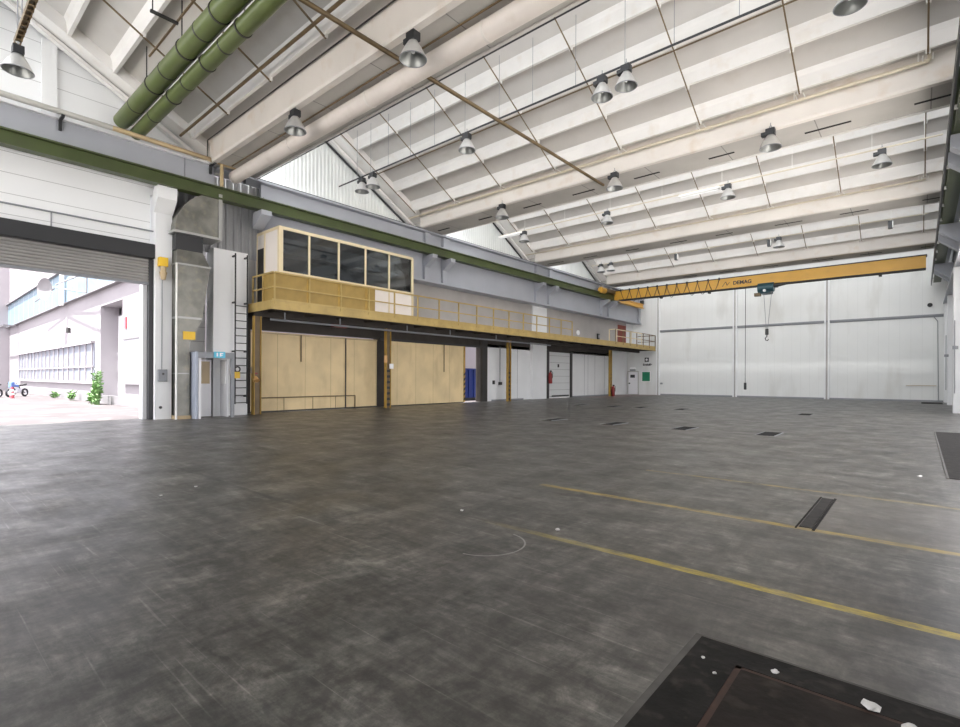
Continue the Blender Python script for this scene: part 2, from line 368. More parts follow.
def zs(y): return 12.46 - .55 * (y - 3.465)          # slab underside in a roof bay (local y)
for k in range(-1, 5):
    y0 = PITCH * k
    yend = 7.6 if k < 4 else YB - 42
    struct(MB().prism([(y0 + .95, zs(.95)), (y0 + yend, zs(yend)), (y0 + yend, zs(yend) + .22), (y0 + .8, zs(.95) + .3)], 'X', -21.2, XR + .1).build('ceiling', 'slab'))
    # north-light glazing between the gutter and the ridge
    g = MB()
    for i in range(10):
        x0 = -20.4 + i * 2.19
        g.quad((x0 + .0, y0 - 1.08, 9.6), (x0 + 2.19, y0 - 1.08, 9.6), (x0 + 2.19, y0 - .025, 11.86), (x0 + .0, y0 - .025, 11.86))
    struct(MB().prism([(y0 - .06, 11.85), (y0 + .0, 11.85), (y0 + .9, 13.8), (y0 + .8, 13.95)], 'X', -21.2, XR + .1).build('ceiling', 'slab'))  # opaque upstand, added so the glazing lights the slab evenly
    w = struct(g.build('window_%d' % (k + 2), 'glazing'))
    fr = MB()
    for i in range(11):
        x = -20.4 + i * 2.19
        fr.prism([(y0 - 1.05, 9.6), (y0 - .98, 9.6), (y0 + .03, 11.85), (y0 - .04, 11.85)], 'X', x - .05, x + .05)
    struct(fr.build('window_frame', 'concrete_white', w))

# walls
def corrugated(x, y0, y1, zf, pitch=.25, depth=.05, sgn=1):
    mb = MB(); y = y0; pts = []
    while y < y1:
        for f, d in ((0, 0), (.35, 0), (.5, depth), (.85, depth)):
            if y + f * pitch <= y1: pts.append((y + f * pitch, x - sgn * d))
        y += pitch
    pts.append((y1, x))
    vs = []; fs = []
    for y, xx in pts:
        lo, hi = zf(y); vs += [(xx, y, lo), (xx, y, hi)]
    for i in range(len(pts) - 1): fs.append((2 * i, 2 * i + 2, 2 * i + 3, 2 * i + 1))
    return mb.add(vs, fs)
def roofz(y):
    k = math.floor((y + .95) / PITCH); l = y - PITCH * k
    return 9.7 + (l + .95) / 1.9 * 4.2 if l < .95 else zs(l) + .1
# gable sheets above the runway girder
struct(corrugated(-20.75, 9.1, YB, lambda y: (9.3, max(9.35, roofz(y))), .19, .03).build('wall_left', 'corrugated'))
mb = MB()
for i in range(60):
    a, b = YR + i * .318, YR + (i + 1) * .318
    if b > 9.1: break
    mb.add([(-20.75, a, 8.4), (-20.75, b, 8.4), (-20.75, b, roofz(b)), (-20.75, a, roofz(a))], [(0, 1, 2, 3)])
struct(mb.build('wall_left', 'plank_wall'))
struct(MB().box(-20.74, -20.6, 2.98, 3.35, 9.4, 12.0).build('trim_1', 'wall_white'))
# gate bay wall
struct(MB().box(-20.8, -20.5, -.4, 5.9, 5.9, 8.75).build('wall_left', 'plank_wall'))
struct(MB().box(-20.8, -20.5, 5.9, 6.55, 7.9, 8.75).build('wall_left', 'plank_wall'))
struct(MB().box(-20.8, -20.5, YR, -.4, 0, 8.75).build('wall_left', 'plank_wall'))
struct(MB().box(-21.05, -20.95, 6.5, 7.9, 0, 6.6).build('wall_left', 'block_wall'))
struct(corrugated(-20.72, 6.5, 9.9, lambda y: (6.3, 9.3), .3, .06).build('wall_left', 'corr_grey'))
struct(MB().box(-21.0, -20.3, 7.95, 9.25, 0, 6.42).build('wall_left', 'wall_white'))
# wall above the platform
struct(MB().box(-21.2, -20.95, 9.3, 43.4, 4.3, 9.3).build('wall_left', 'taupe'))
struct(MB().box(-21.2, -20.95, 45.2, YB, 4.3, 9.3).build('wall_left', 'wall_white'))
struct(MB().box(-21.2, -20.95, 43.4, 45.2, 6.45, 9.3).build('wall_left', 'taupe'))
d = struct(MB().box(-21.05, -20.94, 43.45, 45.15, 4.42, 6.45).build('door_5', 'red_door'))
struct(MB().box(-20.94, -20.9, 44.9, 45.0, 5.3, 5.4).build('door_handle', 'dark', d))
# wall below the platform
struct(MB().box(-21.35, -21.1, 9.25, 42, 3.5, 4.3).build('wall_left', 'dark_under'))  # dark strip painted in for the shaded void between panels and deck
for a, b, m in ((25.0, 32.0, 'wall_white'), (35.45, 42.0, 'wall_white')):
    w = struct(MB().box(-21.35, -21.1, a, b, 0, 3.7).build('wall_left', m))
struct(MB().box(-21.8, -21.5, 42.0, YB, 0, 4.4).box(-21.8, -20.96, 41.9, YB, 4.32, 4.5).box(-21.5, -21.1, 41.9, 42.0, 0, 4.4).build('wall_left', 'wall_white'))
j = MB()
for y in (28.3, 37.6, 38.2, 39.4, 41.2): j.box(-21.1, -21.092, y, y + .025, .05, 3.5)
struct(j.build('trim_2', 'frame_grey'))
struct(MB().box(-21.1, -21.07, 25.5, 29, 0, .1).box(-21.1, -21.07, 35.6, 42, 0, .1).build('baseboard_left', 'frame_grey'))
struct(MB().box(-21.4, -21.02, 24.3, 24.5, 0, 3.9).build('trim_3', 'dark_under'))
struct(MB().box(-21.4, -21.02, 24.5, 25.0, 0, 3.9).build('trim_4', 'dark'))
struct(MB().box(-21.4, -21.05, 16.25, 16.75, 0, 3.5).build('trim_5', 'dark_under'))
struct(MB().box(-21.35, -21.05, 9.25, 9.72, 0, 3.5).build('trim_6', 'dark_under'))
# back, right and rear walls
struct(MB().box(-22, XR + .3, YB, YB + .3, 0, 14).build('wall_back', 'back_wall'))
struct(MB().box(-18.35, 1.2, YB - .1, YB, 5.88, 6.0).box(-18.35, 1.2, YB - .04, YB, 5.8, 5.88).build('trim_7', 'frame_grey'))
struct(MB().box(-18.2, 1.2, YB - .05, YB, 0, .12).build('baseboard_back', 'frame_grey'))
wr = MB().box(XR, XR + .3, YR, YB, 6.3, 14).box(XR, XR + .3, YR, 6.5, 0, 6.3).box(XR, XR + .3, 29.5, YB, 0, 6.3)  # gate openings added on the unseen right side to supply daylight
for y in (13.8, 21.4): wr.box(XR, XR + .3, y, y + .7, 0, 6.3)
struct(wr.build('wall_right', 'wall_white'))
struct(MB().box(XR + .3, 40, YR - .3, 60, -.34, -.03).build('yard_ground', 'bounce_paving'))  # unseen bounce surface added outside the right gates
wr = MB().box(-21.2, XR + .3, YR - .3, YR, 6.5, 14)  # wide opening added behind the camera to let fill daylight in
for a, b in ((-21.2, -20.4), (1.2, 2.05)): wr.box(a, b, YR - .3, YR, 0, 6.5)
struct(wr.build('wall_rear', 'wall_white'))
struct(MB().box(-20.9, 40, -70, YR - .3, -.34, -.03).build('yard_ground', 'bounce_paving'))  # unseen bounce surface added outside the rear opening
def portal(loc, rot, sx, sy):
    l = D.lights.new('daylight_portal', 'AREA'); l.shape = 'RECTANGLE'; l.size = sx; l.size_y = sy; l.cycles.is_portal = True
    o = D.objects.new('daylight_portal', l); COL.objects.link(o); o.location = loc; o.rotation_euler = rot
portal((-9.6, YR - .31, 3.25), (PI / 2, 0, PI), 21.6, 6.5)
portal((XR + .31, 18, 3.15), (PI / 2, 0, PI / 2), 23, 6.3)
portal((-20.85, 2.6, 2.35), (PI / 2, 0, -PI / 2), 6.2, 4.7)
for i, x in enumerate((-18.42, -11.83, -5.37)):
    o = thing('wall_column', ['white steel column of the back wall, leftmost, beside the platform end',
                              'white steel column of the back wall, left of the hanging hook',
                              'white steel column of the back wall, right of the hoist'][i], 'column', (x, YB, 0), 'back wall columns')
    top = 9.8
    MB().box(x - .17, x - .06, YB - .14, YB, 0, top).box(x + .06, x + .17, YB - .14, YB, 0, top).build('flange', 'wall_white', o)
    MB().box(x - .06, x + .06, YB - .08, YB, 0, top).build('web', 'taupe', o)

# ------------------------------------------------------------------ roof structure
BAY = ['nearest roof bay, with green ducts', 'second roof bay, with black lamp rail', 'third roof bay, with white lamp tubes',
       'fourth roof bay, just before the crane', 'last roof bay, against the back wall']
RIBS = [(2.31, 12.63), (3.465, 11.99), (4.64, 11.37), (5.8, 10.74), (6.98, 10.07)]
show = {0: [0, 1, 2, 3, 4], 1: [1, 2, 3, 4], 2: [2, 3, 4], 3: [3, 4]}
pos_name = ['topmost visible', 'fourth from the bottom', 'third from the bottom', 'second from the bottom', 'lowest']
for k, idx in show.items():
    for i in idx:
        yb, zb = RIBS[i]; y0 = PITCH * k
        prof = [(yb, zb), (yb - .025, zs(yb) - .1), (yb - .1, zs(yb - .1) + .02), (yb + .2, zs(yb + .2) + .02), (yb + .125, zs(yb) - .14), (yb + .1, zb)]
        o = MB().prism([(y0 + a, b) for a, b in prof], 'X', -19.87, 1.3).build('roof_rib', 'rib_white')
        nm = pos_name[i]
        tag(o, 'white concrete roof rib, %s, %s' % (nm, BAY[k]), 'roof rib', 'concrete roof ribs')
for k in range(0, 4):
    y0 = PITCH * k
    t = thing('valley_beam', 'pale concrete gutter beam along the foot of the %s' % BAY[k], 'roof beam', (-9, y0 + 8.4, 9.4), 'gutter beams')
    MB().prism([(y0 + 7.5, 10.3), (y0 + 7.56, 10.15), (y0 + 7.6, 9.46), (y0 + 7.64, 9.4), (y0 + 7.82, 9.4), (y0 + 7.82, 10.3), (y0 + 7.6, 10.5)], 'X', -19.87, 1.6).build('front_face', 'trough', t)
    MB().box(-20.7, 1.6, y0 + 7.82, y0 + 9.36, 9.43, 10.0).build('soffit', 'soffit', t)
    MB().box(-20.7, 1.6, y0 + 9.36, y0 + 9.44, 9.4, 9.7).build('rim', 'concrete_white', t)
    if k > 0:
        for q in range(8):
            xs = -19.6 + q * 2.8 + random.uniform(-.2, .2)
            MB().box(xs, xs + random.uniform(.8, 1.3), y0 + 8.65, y0 + 8.74, 9.415, 9.43).build('vent_slot', 'slot', t)
def rafter(k):
    y0 = PITCH * k; a, b = .95, 8.3
    mb = MB().prism([(y0 + a, zs(a) + .05), (y0 + b, zs(b) + .05), (y0 + b, max(9.5, zs(b) - .5)), (y0 + a, zs(a) - .5)], 'X', -20.62, -19.85)
    mb.prism([(y0 + a, zs(a) - .5), (y0 + b, zs(b) - .48), (y0 + b - .2, zs(b) - .5), (y0 + a, zs(a) - .62)], 'X', -20.62, -20.4)
    o = mb.build('rafter_beam', 'rib_white')
    return tag(o, 'white sloping concrete rafter along left wall, %s' % BAY[k], 'roof beam', 'sloping end rafters')
for k in range(0, 4): rafter(k)
for k in range(1, 4):
    y0 = PITCH * k
    o = MB().tube((-20.66, y0 + 2.2, zs(2.2) - .7), (-20.66, y0 + 7.4, zs(7.4) - .7), .045).build('rafter_conduit', 'blackgrey')
    tag(o, 'dark pipe under the sloping rafter, %s' % BAY[k], 'pipe', 'pipes under rafters')
struct(MB().prism([(-3.0, 10.2), (-2.9, 9.42), (-1.04, 9.42), (-1.04, 9.75), (-3.0, 10.6)], 'X', -21.2, XR + .1).build('ceiling', 'trough'))
# thin brown conduits running down the roof slope
RX = [-19.65, -16.9, -14.07, -11.24, -8.4, -5.57, -2.73, .13]
sel = {0: [1, 2, 3], 1: range(0, 8), 2: range(0, 8), 3: range(1, 8)}
for k, ids in sel.items():
    ids = list(ids)
    for n, i in enumerate(ids):
        y0 = PITCH * k; x = RX[i]
        f = lambda y: 11.93 - .55 * (y - 3.465)
        t = thing('sloping_conduit', 'thin brown conduit down the roof slope, %s from left, %s' % (ORD[n], BAY[k].split(',')[0]), 'conduit', (x, y0 + 7.1, f(7.1)), 'sloping roof conduits')
        MB().tube((x, y0 + 1.9, f(1.9)), (x, y0 + 7.05, f(7.05)), .022 if k else .028, 6).build('conduit', 'brown', t)
        c = MB()
        for yb, zb in RIBS[1:]: c.box(x - .05, x + .05, y0 + yb + .02, y0 + yb + .09, f(yb) - .03, zb + .02)
        if k:
            c.tube((x - .1, y0 + 7.05, f(7.05)), (x - .1, y0 + 7.4, 9.96), .014, 5)
            c.tube((x + .1, y0 + 7.05, f(7.05)), (x + .1, y0 + 7.4, 9.96), .014, 5)
        c.build_each('clip', 'white_pipe', t)

# lamp rails --------------------------------------------------------
def lamp_rail(k, label, z, x0, x1, m, r, rods, name='lamp_rail'):
    y = PITCH * k + 3.15
    t = thing(name, label, 'lamp rail', ((x0 + x1) / 2, y, z), 'lamp rails')
    MB().tube((x0, y, z), (x1, y, z), r, 8).build('rail_tube', m, t)
    for x in rods:
        MB().tube((x, y, z), (x, y, zs(3.15) + .02), .009, 5).build('suspension_rod', 'frame_grey' if k == 1 else 'white_pipe', t)
    return t
lamp_rail(1, 'long black lamp rail hung on thin rods under the second roof bay', 10.45, -20.6, 1.4, 'blackgrey', .032, [-19.2, -18.2, -17.0, -15.6, -14.2, -12.6, -11.0, -9.6, -8.0, -6.4, -5.0, -3.4, -1.8, -.4])
lamp_rail(2, 'pale lamp rail carrying four lamps under the third roof bay', 10.15, -19.4, .58, 'cream_pipe', .03, [-17.5, -14.8, -12.1, -9.4, -6.7, -4.0, -1.4, .1])
lamp_rail(3, 'thin pale lamp rail with small lamps under the fourth roof bay', 10.03, -18.9, 0.3, 'cream_pipe', .018, [-17.3, -12, -9, -6, -3, 0])
o = MB().tube((-19.85, 15.04, 11.18), (1.3, 15.04, 11.18), .026, 6).build('roof_pipe', 'brown_dark')
tag(o, 'thin dark pipe just behind the black lamp rail, second roof bay', 'pipe')

# high bay lamps ----------------------------------------------------
def make_lamp():
    t = thing('high_bay_lamp', '', 'lamp', (0, 0, 0), 'high bay lamps')
    MB().box(-.13, .13, -.11, .11, .16, .36).box(-.26, -.13, -.08, .08, .16, .28).build('ballast_box', 'blackgrey', t, bevel=.01)
    MB().lathe([(.0, .18), (.07, .18), (.1, .16), (.14, .1), (.2, 0), (.265, -.13), (.30, -.22), (.308, -.24)], (0, 0, 0), 28).build('reflector', 'alu', t, smooth=True)
    MB().lathe([(.305, -.24), (.292, -.22), (.255, -.13), (.19, 0), (.12, .1), (.0, .14)], (0, 0, 0), 28).build('inner_reflector', 'reflector', t, smooth=True)
    MB().torus((0, 0, -.24), (0, 0, 1), .305, .012, 28, 6).build('rim', 'frame_grey', t)
    MB().lathe([(.0, .1), (.05, .06), (.06, -.03), (.035, -.1), (.0, -.12)], (0, 0, 0), 12).build('bulb', 'sign_white', t, smooth=True)
    MB().torus((0, 0, .42), (0, 1, 0), .035, .01, 12, 6).tube((0, 0, .45), (0, 0, .55), .012, 6).build('hanger', 'frame_grey', t)
    return t
lamps = [
 (-8.70, 7.68, 8.95, 'grey high bay lamp in front of the diagonal brown pipe, nearest gutter beam'),
 (-13.85, 7.68, 8.95, 'grey high bay lamp under the nearest gutter beam, near the end of green ducts'),
 (-3.58, 18.05, 9.02, 'grey high bay lamp under second gutter beam, rightmost of its three'),
 (-8.86, 18.05, 9.02, 'grey high bay lamp under second gutter beam where the diagonal brown pipe ends'),
 (-14.35, 18.05, 9.02, 'grey high bay lamp under second gutter beam, leftmost of its three'),
 (-12.50, 13.65, 10.03, 'single high bay lamp on the black rail, left of the diagonal brown pipe'),
 (-7.11, 13.65, 10.03, 'left lamp of the close pair in the middle of the black rail'),
 (-6.36, 13.65, 10.07, 'right lamp of the close pair in the middle of the black rail'),
 (-18.83, 13.65, 10.03, 'left lamp of the pair at the left end of the black rail'),
 (-18.04, 13.65, 10.05, 'right lamp of the pair at the left end of the black rail'),
 (-1.18, 13.65, 9.90, 'high bay lamp cut by the top edge of the photo, right'),
 (-1.10, 24.15, 9.75, 'high bay lamp on the white rail, rightmost of four'),
 (-6.45, 24.15, 9.77, 'high bay lamp on white rail beside the central white tube light'),
 (-12.26, 24.15, 9.79, 'high bay lamp on the white rail, second of four from left'),
 (-17.54, 24.15, 9.75, 'high bay lamp on white rail beside the leftmost tube light'),
 (-6.41, 34.65, 9.65, 'small white lamp far back above the crane hoist'),
 (-18.06, 34.65, 9.71, 'left lamp of the far pair above the left crane end'),
 (-17.27, 34.65, 9.71, 'right lamp of the far pair above the left crane end'),
 (-16.70, 1.97, 9.20, 'high bay lamp at top left hung under a brown trunking'),
]
proto = make_lamp()
for i, (x, y, z, lb) in enumerate(lamps):
    o = proto if i == 0 else copy_tree(proto)
    o.location = (x, y, z); o['label'] = lb
for x, lb in ((-7.67, 'white tube light beside a lamp in the centre of white rail'), (-18.5, 'white tube light at the left end of the white rail')):
    t = thing('tube_light', lb, 'light', (x, 24.1, 10.03), 'tube lights')
    MB().box(x - .88, x + .88, 24.0, 24.2, 10.0, 10.1).build('housing', 'white_pipe', t)
    MB().tube((x - .83, 24.1, 9.97), (x + .83, 24.1, 9.97), .03).build('tube', 'sign_white', t)
for x, lb in ((-12.56, 'small dark floodlight far back, left of the hoist'), (-6.95, 'small dark floodlight beside the small white lamp above the hoist'), (-1.2, 'small black and white floodlight far back at the right')):
    t = thing('floodlight', lb, 'light', (x, 34.9, 9.8), 'floodlights')
    MB().box(x - .12, x + .06, 34.8, 35.05, 9.6, 10.0).build('housing', 'blackgrey', t)
    MB().box(x + .06, x + .1, 34.8, 35.05, 9.62, 9.98).build('front_glass', 'white_pipe', t)
    MB().tube((x, 34.9, 10.0), (x, 34.9, 12.45), .018, 6).build('hanger', 'white_pipe', t)
t = thing('lamp_trunking', 'brown perforated trunking holding the top left lamp', 'lamp rail', (-13, 1.97, 9.75))
mb = MB().box(-16.9, -9, 1.91, 1.93, 9.68, 9.78).box(-16.9, -9, 2.02, 2.04, 9.68, 9.78)
mb.box(-16.9, -9, 1.91, 2.04, 9.78, 9.8)
for i in range(30): mb.box(-16.85 + i * .25, -16.78 + i * .25, 1.91, 2.04, 9.66, 9.68)
mb.build('channel', 'brown', t)
for x in (-16.75, -16.1): MB().tube((x, 1.97, 9.75), (x, 1.97, 13.2), .014, 5).build('suspension_rod', 'frame_grey', t)

# pipes under the roof ---------------------------------------------
def ycond(k, label, x1):
    y = PITCH * k + 7.4; z = 9.95
    t = thing('conduit_run', label, 'conduit', (-9, y, z), 'cream conduits along gutter beams')
    mb = MB().tube((-20.6, y, z), (x1, y, z), .05 if k == 1 else .035)
    if k == 1: mb.tube((x1, y, z), (x1, y, z + 1.3), .04)
    mb.build('pipe', 'cream_pipe', t)
    for i in range(8):
        x = -17.1 + i * 2.84
        if x > x1: continue
        MB().tube((x, y - .1, z), (x, y - .1, zs(7.3) + .7), .018, 5).build('hanger', 'white_pipe', t)
ycond(1, 'cream conduit run along second gutter beam with upturned right end', .16)
ycond(2, 'slim cream conduit run along third gutter beam, above the far lamps', .16)
o = MB().tube((-9.72, 3.1, 9.34), (-9.72, 18.8, 9.34), .055, 10).build('hall_pipe', 'brown_dark', smooth=True)
tag(o, 'thick dark brown pipe running diagonally across the ceiling', 'pipe')
t = thing('round_duct', 'pinkish white round duct along the nearest gutter beam', 'duct', (-9, 8.59, 9.19))
MB().tube((-20.0, 8.59, 9.19), (1.3, 8.59, 9.19), .23, 24).build('duct_tube', 'duct_white', t, smooth=True)
c = MB()
for x in (-19.9, -15.7, -11.5, -7.3, -3.1): c.tube((x, 8.59, 9.19), (x + .06, 8.59, 9.19), .242, 24)
c.build_each('duct_joint', 'trough', t)
o = MB().tube((-20.3, 9.46, 9.38), (1.3, 9.46, 9.38), .02, 6).build('roof_cable', 'blackgrey'); tag(o, 'thin black cable beside the pinkish white round duct', 'cable')
o = MB().tube((-19.5, 8.28, 9.4), (1.3, 8.28, 9.4), .025, 6).build('roof_pipe', 'brown'); tag(o, 'thin rusty pipe on the soffit of nearest gutter beam', 'pipe')
o = MB().tube((-19.74, 7.5, 10.16), (-19.74, 7.5, 9.5), .022, 6).tube((-19.74, 7.5, 10.16), (1.3, 7.5, 10.16), .022, 6).build('roof_pipe', 'dark'); tag(o, 'thin dark pipe on the rusty nearest gutter beam, bent down at left', 'pipe')
o = MB().tube((-19.8, 6.62, 10.03), (1.3, 6.62, 10.03), .045, 8).build('roof_pipe', 'brown'); tag(o, 'brown pipe along a roof rib right of the green ducts', 'pipe')
o = MB().tube((-17.3, 4.94, 11.0), (1, 4.94, 11.0), .03, 6).build('roof_pipe', 'brown_dark'); tag(o, 'thin dark brown rod left of the green ducts', 'pipe')

# twin green ducts
for n, (y, z, lb) in enumerate(((5.04, 10.14, 'upper left of the two moss green round ducts under the roof'), (5.46, 9.86, 'lower right of the two moss green round ducts under the roof'))):
    t = thing('green_duct', lb, 'duct', (-12, y, z), 'green ducts')
    r = .245 if n == 0 else .2
    MB().tube((-20.45, y, z), (2, y, z), r, 28).build('duct_tube', 'duct_green', t, smooth=True)
    for i, x in enumerate((-18.9, -17.2, -16.1, -14.7, -13.6, -12.6)):
        x += n * .3
        MB().tube((x, y, z), (x + .05, y, z), r + (.022 if i % 2 else .008), 28).build('strap_band', 'dark', t)
    for x in (-17.9, -15.0, -12.2):
        MB().tube((x, y, z + r), (x, y, zs(y) + .02), .018, 6).build('hanger', 'dark', t)
o = MB().tube((-20.45, 5.3, 10.12), (2, 5.3, 10.12), .05, 10).build('roof_pipe', 'alu', smooth=True); tag(o, 'thin silver pipe lying between the two green ducts', 'pipe')
t = thing('duct_hanger', 'dark hanger bar left of the upper green duct', 'bracket', (-15.0, 4.4, 10.95))
MB().box(-15.05, -14.97, 4.3, 4.95, 10.9, 10.96).build('bar', 'dark', t); MB().tube((-15.0, 4.35, 10.95), (-15.0, 4.35, zs(4.35)), .016).build('rod', 'dark', t)

# ------------------------------------------------------------------ runway girders and crane
t = thing('runway_girder', 'deep grey steel girder above the platform along the left wall', 'girder', (-20.4, 28, 6.7))
MB().box(-20.75, -19.95, 7.95, 46.5, 9.32, 9.4).build('top_flange', 'girder', t)
MB().box(-20.4, -20.25, 9.75, 46.5, 8.75, 9.32).build('upper_web', 'girder', t)
MB().box(-20.6, -20.0, 9.75, 46.5, 8.62, 8.75).build('ledge', 'girder', t)
MB().box(-20.45, -20.3, 9.9, 46.5, 6.76, 8.62).build('lower_web', 'girder', t)
MB().box(-20.75, -20.0, 9.9, 46.55, 6.66, 6.76).build('bottom_flange', 'girder', t)
for y in (18.83, 20.21, 29.28, 30.93, 38.9, 40.2, 46.4):
    MB().box(-20.3, -20.12, y - .16, y + .16, 6.76, 8.62).box(-20.25, -20.05, y - .2, y + .2, 8.75, 9.3).build_each('stiffener', 'girder', t)
MB().tube((-20.05, 9.3, 9.43), (-20.05, 46.4, 9.43), .04, 6).build('top_cable', 'blackgrey', t)
t = thing('edge_beam', 'plain grey steel beam above the roller gate at upper left', 'beam', (-20.4, 0, 8.6))
MB().box(-20.7, -20.15, YR, 7.9, 8.62, 9.42).build('web_plate', 'girder', t)
MB().box(-20.15, -20.13, 6.86, 6.9, 8.62, 9.42).build('butt_joint', 'frame_grey', t)
MB().box(-20.72, -20.0, YR, 7.9, 9.42, 9.46).build('top_plate', 'wall_white', t)
def corbel(x0, x1, y, zt, h, w=.34):
    return MB().prism([(x0, zt), (x1, zt), (x1, zt - h * .3), (x0, zt - h)], 'Y', y - w / 2, y + w / 2)
names = ['above the ladder', 'above the right end of the office windows', 'second right of the office windows', 'above the white pillar, left of its pair', 'above the white pillar, right of its pair', 'near the left crane end, left of its pair', 'near the left crane end, right of its pair']
for (y, lb) in zip((9.62, 18.83, 20.21, 29.28, 30.93, 38.9, 40.2), names):
    x0 = -20.15 if y > 12 else -20.25
    tag(corbel(x0, -19.5, y, 8.08, .62, .42 if y < 12 else .36).build('corbel_bracket', 'girder'), 'grey corbel bracket under the green rail, %s' % lb, 'bracket', 'corbel brackets on the left')
def i_rail(name, label, x0, x1, y0, y1, z0, z1, m):
    t = thing(name, label, 'crane rail', ((x0 + x1) / 2, (y0 + y1) / 2, z0), 'crane rails')
    xm = (x0 + x1) / 2; h = .05
    MB().box(x0, x1, y0, y1, z0, z0 + h).box(x0, x1, y0, y1, z1 - h, z1).box(xm - .06, xm + .06, y0, y1, z0 + h, z1 - h).build('beam', m, t)
    MB().box(xm - .03, xm + .03, y0, y1, z1, z1 + .05).build('rail_head', 'dark', t)
    return t
r = i_rail('crane_rail', 'olive green crane rail beam running the length of the left wall', -19.98, -19.62, YR, 41.2, 8.1, 8.56, 'green')
r = i_rail('crane_rail', 'yellow end piece of the left crane rail with a black buffer', -19.98, -19.62, 41.2, 46.2, 8.1, 8.5, 'crane')
MB().box(-19.95, -19.65, 46.0, 46.25, 8.55, 8.85).build('buffer', 'dark', r)
r = i_rail('crane_rail', 'dark olive crane rail beam at the right edge', .66, 1.05, YR, 46.3, 8.12, 8.75, 'green')
mb = MB()
for dz in (0, .12, .24): mb.tube((.56, YR, 7.95 + dz), (.56, 46.2, 7.95 + dz), .03, 6)
t = thing('conductor_line', 'black power conductor line beside the right crane rail', 'conductor', (.56, 30, 7.95)); mb.build_each('conductor_bar', 'blackgrey', t)
mb = MB()
for i in range(16): mb.box(.56, .68, 10 + i * 2.3, 10.06 + i * 2.3, 8.1, 8.2)
mb.build_each('insulator', 'grey_pipe', t)
t = thing('runway_girder', 'grey steel girder along the right wall above the white pillars', 'girder', (1.4, 28, 6.7))
MB().box(1.15, 1.75, YR, 46.3, 6.62, 6.74).build('bottom_flange', 'girder', t)
MB().box(1.4, 1.55, YR, 46.3, 6.74, 9.3).build('web', 'girder', t)
MB().box(1.1, 1.75, YR, 46.3, 9.3, 9.4).build('top_flange', 'girder', t)
for y, lb in zip((18.83, 20.21, 29.28, 30.93, 38.9, 40.2), ('nearest of six', 'second nearest of six', 'third of six', 'fourth of six', 'fifth of six', 'farthest, by the crane end')):
    tag(corbel(1.4, .6, y, 8.1, 1.0, .4).build('corbel_bracket', 'girder'), 'grey corbel bracket under the right crane rail, %s' % lb, 'bracket', 'corbel brackets on the right')

# bridge crane
cy = 40.5
t = thing('bridge_crane', 'yellow overhead bridge crane spanning the back of the hall', 'crane', (-9.5, cy, 8.1))
MB().box(-19.72, .25, cy - .3, cy + .3, 8.18, 8.92).build('bridge_girder', 'crane', t)
MB().box(-19.75, .3, cy - .36, cy + .36, 8.92, 8.98).build('top_flange', 'dark', t)
MB().box(-19.3, .25, cy - .34, cy + .34, 8.13, 8.18).build('bottom_flange', 'dark_under', t)
for s, x in ((1, -19.8), (-1, .86)):
    e = MB().box(x - .2, x + .2, cy - 2.2, cy + 1.7, 8.66 if s > 0 else 8.82, 8.98).build('end_carriage', 'brown_dark' if s > 0 else 'dark', t, bevel=.02)
    for yy in (cy - 1.8, cy + 1.3):
        MB().tube((x - .08, yy, 8.82 if s > 0 else 8.98), (x + .08, yy, 8.82 if s > 0 else 8.98), .19, 18).build('wheel', 'dark', e)
MB().tube((-19.6, cy - 3.0, 8.7), (-19.6, cy - 2.3, 8.7), .24, 16).tube((-19.6, cy - 3.1, 8.7), (-19.6, cy - 3.0, 8.7), .18, 16).build('drive_motor', 'crane', t, smooth=True)
mb = MB(); n = 10
pts = []
for i in range(n):
    x0 = -19.1 + i * .78; x1 = x0 + .78
    for q in range(13):
        u = q / 12; pts.append((x0 + (x1 - x0) * u, cy - .36, 8.88 - (.95 if i % 3 else .82) * math.sin(PI * u)))
mb.path(pts, .022, 5); mb.build('festoon_cable', 'dark', t)
mb = MB()
for i in range(n + 1): mb.box(-19.15 + i * .78, -19.05 + i * .78, cy - .42, cy - .32, 8.86, 9.02)
mb.build_each('cable_trolley', 'dark', t)
text_mesh('DEMAG', .36, .004, 'lettering', 'blackgrey', t, (-9.75, cy - .31, 8.52), (PI / 2, 0, 0))
mb = MB()
for a, b in (((-11.1, 8.35), (-10.85, 8.68)), ((-10.85, 8.68), (-10.78, 8.4)), ((-10.78, 8.4), (-10.6, 8.62))):
    mb.tube((a[0], cy - .31, a[1]), (b[0], cy - .31, b[1]), .02, 5)
mb.build('emblem', 'blackgrey', t)
for x in (-15.8, -12.1, -1.9): MB().box(x - .08, x + .08, cy - .15, cy + .15, 7.98, 8.13).build('end_stop', 'dark', t)
# hoist hangs on the bridge and travels on its own
h = thing('chain_hoist', 'dark teal hoist with ropes and hook hanging from the yellow crane', 'hoist', (-8.1, cy, 7.9))
MB().box(-8.6, -7.9, cy - .5, cy + .5, 7.55, 8.25).build('gear_housing', 'teal', h, bevel=.08)
MB().tube((-8.7, cy - .35, 7.95), (-7.7, cy - .35, 7.95), .33, 20).build('rope_drum', 'teal', h, smooth=True)
MB().tube((-7.7, cy - .35, 8.05), (-6.75, cy - .35, 8.12), .16, 16, .07).build('motor_cone', 'dark', h, smooth=True)
MB().box(-8.95, -8.55, cy - .42, cy - .1, 7.4, 7.62).build('rope_guide', 'brown', h)
MB().tube((-8.25, cy - .5, 7.72), (-8.25, cy - .69, 7.72), .09, 12).build('end_cap', 'sign_white', h)
MB().box(-8.6, -7.6, cy - .45, cy + .45, 8.0, 8.12).build('trolley_frame', 'dark', h)
MB().tube((-8.35, cy - .35, 7.65), (-8.18, cy - .35, 5.0), .018, 5).tube((-7.85, cy - .35, 7.65), (-8.1, cy - .35, 5.0), .018, 5).build_each('hoist_rope', 'frame_grey', h)
